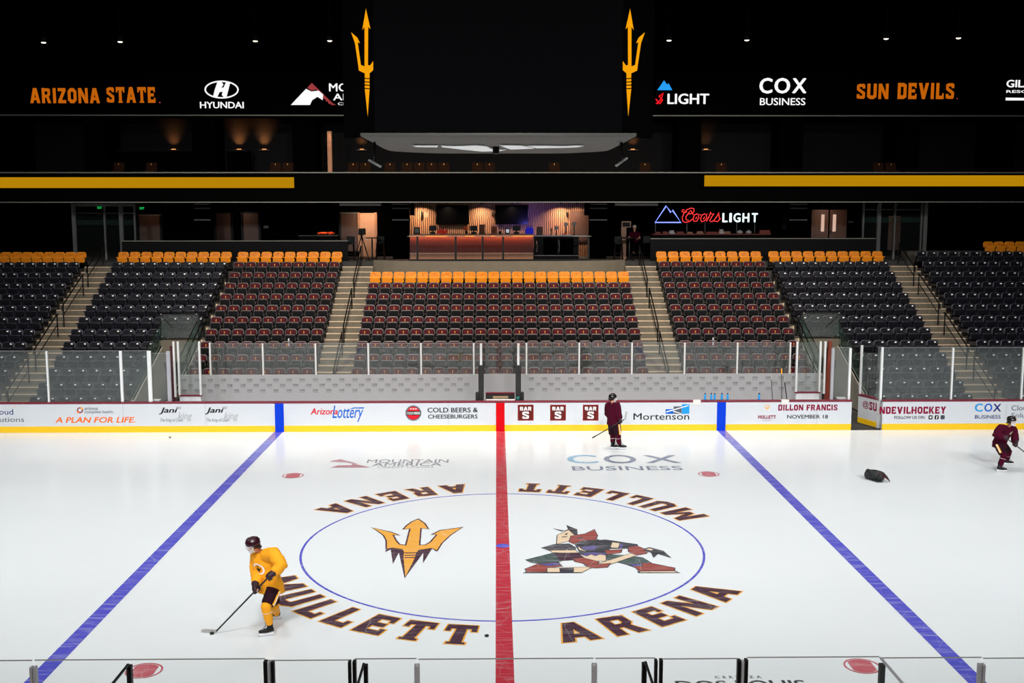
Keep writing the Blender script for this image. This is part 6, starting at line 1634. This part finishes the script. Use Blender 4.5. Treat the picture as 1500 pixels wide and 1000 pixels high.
# --- seated person on the concourse
YPn = 27.3; s_ = Vector((at(931, 350, YPn).x, YPn, CONC))
o = empty('person', tuple(s_), 'seated person in white cap and dark red shirt at a high table', 'person')
mb = MB(); V = lambda x, y, z: s_ + Vector((x, y, z))
mb.tube([V(0, 0, .72), V(0, .0, .9), V(-.04, -.03, 1.15), V(-.06, -.05, 1.32)], [(.17, .13), (.16, .12), (.2, .13), (.1, .09)], 'skin', 14, ref=(1, 0, 0))
mb.tube([V(-.06, -.05, 1.3), V(-.07, -.07, 1.42)], .05, 'skin', 10); mb.ball(V(-.07, -.09, 1.52), .08, .1, .115, 'skin', 14, 10); mb.tube([V(-.07, -.18, 1.53), V(-.07, -.2, 1.5)], [.012, .014], 'skin', 6)
for q in (-1, 1):
    mb.tube([V(-.05 + .19 * q, -.03, 1.28), V(-.08 + .26 * q, -.12, 1.02), V(-.2 + .2 * q, -.36, 1.0)], [.055, .045, .035], 'skin', 10)
    for k in range(4): mb.tube([V(-.2 + .2 * q + (k - 1.5) * .02, -.38, 1.0), V(-.2 + .2 * q + (k - 1.5) * .022, -.46, .985)], .009, 'skin', 6)
    mb.tube([V(-.2 + .2 * q - q * .03, -.36, 1.0), V(-.2 + .2 * q - q * .06, -.41, .99)], .01, 'skin', 6)
    mb.tube([V(.1 * q, 0, .76), V(.14 * q, -.42, .78), V(.14 * q, -.4, .36), V(.14 * q, -.48, .32)], [.09, .075, .05, .045], 'skin', 10)
mb.remeshed('body', o, .012, 3, 'skin')
mb = MB(); mb.tube([V(0, 0, .74), V(0, 0, .92), V(-.04, -.03, 1.15), V(-.06, -.05, 1.34)], [(.2, .16), (.19, .15), (.22, .155), (.09, .085)], 'j_maroon', 16, ref=(1, 0, 0))
for q in (-1, 1): mb.tube([V(-.05 + .17 * q, -.03, 1.29), V(-.07 + .24 * q, -.08, 1.1)], [.08, .075], 'j_maroon', 10)
mb.remeshed('shirt', o, .014, 3, 'j_maroon')
mb = MB()
for q in (-1, 1): mb.tube([V(.09 * q, .03, .78), V(.14 * q, -.42, .79), V(.14 * q, -.4, .38)], [.11, .092, .07], 'void', 10)
mb.remeshed('trousers', o, .014, 3, 'void')
mb = MB()
for q in (-1, 1): mb.tube([V(.14 * q, -.38, .34), V(.14 * q, -.5, .32), V(.14 * q, -.6, .31)], [(.05, .05), (.05, .045), (.035, .03)], 'boot', 10, ref=(1, 0, 0))
mb.build('shoes', o)
mb = MB(); mb.ball(V(-.07, -.085, 1.57), .09, .11, .085, 'foam', 14, 9); mb.tube([V(-.07, -.16, 1.58), V(-.07, -.26, 1.55)], [(.075, .012), (.06, .008)], 'foam', 10, ref=(1, 0, 0)); mb.build('cap', o)
bar_stool(931, YPn + .05, 'black bar stool under the seated person in a white cap')

# ================================================================== NEAR BOARDS AND GLASS
YN = -12.95
t = empty('dasher_board', (0, YN, 0), 'rink board at the camera side of the ice, below the picture', 'rink board')
MB().box(-26, 26, YN - .12, YN, 0, 1.01, 'board').build('panel', t); MB().box(-26, 26, YN - .16, YN + .012, 1.01, 1.075, 'cap').build('cap_rail', t)
N = lambda px, py=985: at(px, py, YN - .04).x
ztn = lambda px, py: at(px, py, YN - .04).z
near = [(-120, 48, 968, 'leftmost clear pane on the near glass, left of the grey double post'), (52, 389, 966, 'near glass pane between the grey double post and the black post pair on the left'), (396, 512, 967.2, 'narrow near glass pane left of the black post with a slanting bar'), (520, 610, 965, 'near glass pane from the slanting bar to a single grey post'), (613, 869, 965, 'wide near glass pane over the red centre line'), (872, 959, 964.2, 'near glass pane right of the red centre line, ending at twin black posts'), (970, 1081, 965, 'narrow near glass pane over the dark DOS EQUIS lettering'), (1094, 1287, 962.6, 'near glass pane left of the red face-off spot'), (1292, 1436, 963.4, 'near glass pane across the right blue line'), (1439, 1620, 963.8, 'rightmost clear pane on the near glass')]
for x0, x1, py, lab in near:
    z = ztn((x0 + x1) / 2, py); a, b = N(x0), N(x1); o = empty('rink_glass', ((a + b) / 2, YN - .04, 1.08), lab, 'glass panel')
    MB().box(a, b, YN - .046, YN - .034, 1.076, z, 'glass_near').build('pane', o)
    MB().box(a, b, YN - .0465, YN - .0335, z, z + .009, 'glass_edge').build('top_edge', o)
def npost(px, w_, py, m, lab, Y=YN - .04, d=.07):
    x = at(px, 985, Y).x; z = at(px, py, Y).z; hw = w_ / 2 / 138
    o = empty('glass_post', (x, Y, 1.076), lab, 'post')
    MB().box(x - hw, x + hw, Y - d / 2, Y + d / 2, 1.076, z, m).build('channel', o, bevel=.006)
    MB().box(x - hw * .35, x + hw * .35, Y + d / 2 - .002, Y + d / 2 + .006, 1.1, z - .02, 'alu' if m != 'black_metal' else 'black_pad').build('front_strip', o)
    MB().lathe((x, Y, z), [(hw * .6, 0), (hw * .5, .006), (.001, .01)], 'steel' if m != 'black_metal' else 'black_pad', 8).build('cap', o)
npost(46.8, 4.2, 976, 'steel', 'grey glass post by the blue line, first of a close pair at the frame side'); npost(52, 4.2, 976, 'steel', 'grey glass post by the blue line, second of the close pair')
npost(190, 7, 974, 'black_metal', 'black glass post beside the half-hidden red spot on the left')
npost(389.5, 5.5, 967, 'black_metal', 'black post of the pair below the gold player, on the blue line side'); npost(394.5, 4, 967.5, 'steel', 'silver strip post inside the black pair below the gold player'); npost(400, 5, 967.5, 'black_metal', 'black post of the pair below the gold player, on the centre line side')
npost(512.5, 4.5, 967.2, 'black_metal', 'thin black post left of its thicker twin below MULLETT'); npost(519.5, 5.5, 967.2, 'black_metal', 'thicker black post of the twin pair below MULLETT'); npost(536, 6, 973, 'black_metal', 'black post carrying the slanting bar below MULLETT')
npost(611, 8, 973, 'steel', 'single grey glass post left of the red centre line'); npost(870.5, 8, 972, 'steel', 'single grey glass post right of the red centre line below ARENA')
npost(943.5, 7, 970.5, 'black_metal', 'black post carrying the slanting bar below ARENA'); npost(960.5, 4.5, 965.5, 'black_metal', 'thin black post of the twins below ARENA, nearer the slanting bar'); npost(968, 5, 965, 'black_metal', 'black post of the twins below ARENA, nearer the dark lettering')
npost(1082, 5.5, 965.5, 'black_metal', 'black post of the pair over the dark lettering, on the centre line side'); npost(1087, 4.5, 967, 'steel', 'silver strip post inside the black pair over the dark lettering'); npost(1092.5, 5, 965, 'black_metal', 'black post of the pair over the dark lettering, on the blue line side')
npost(1291.5, 8, 972, 'black_metal', 'black glass post beside the half-hidden red spot on the right')
npost(1434.3, 4.4, 972, 'steel', 'grey glass post on the right blue line, first of a close pair'); npost(1439.6, 4.4, 972, 'steel', 'grey glass post on the right blue line, second of a close pair')
for px, py, lab in ((188, 974, 'glass divider running towards the seats from the left black post'), (533, 973, 'glass divider with black top running back below MULLETT'), (945.5, 970.5, 'glass divider with black top running back below ARENA'), (1290, 964.5, 'glass divider running towards the seats from the right black post')):
    x = at(px, py, YN - .08).x; z = at(px, py, YN - .08).z
    o = empty('glass_divider', (x, YN - 1.2, 1.0), lab, 'glass panel')
    MB().box(x - .005, x + .005, YN - 2.4, YN - .08, .9, z, 'glass_near').build('pane', o)
    MB().box(x - .012, x + .012, YN - 2.4, YN - .08, z, z + .02, 'black_metal' if px != 1290 else 'steel').build('top_edge', o)
    MB().box(x - .03, x + .03, YN - 2.5, YN - 2.4, 0, z, 'black_metal').build('end_post', o)
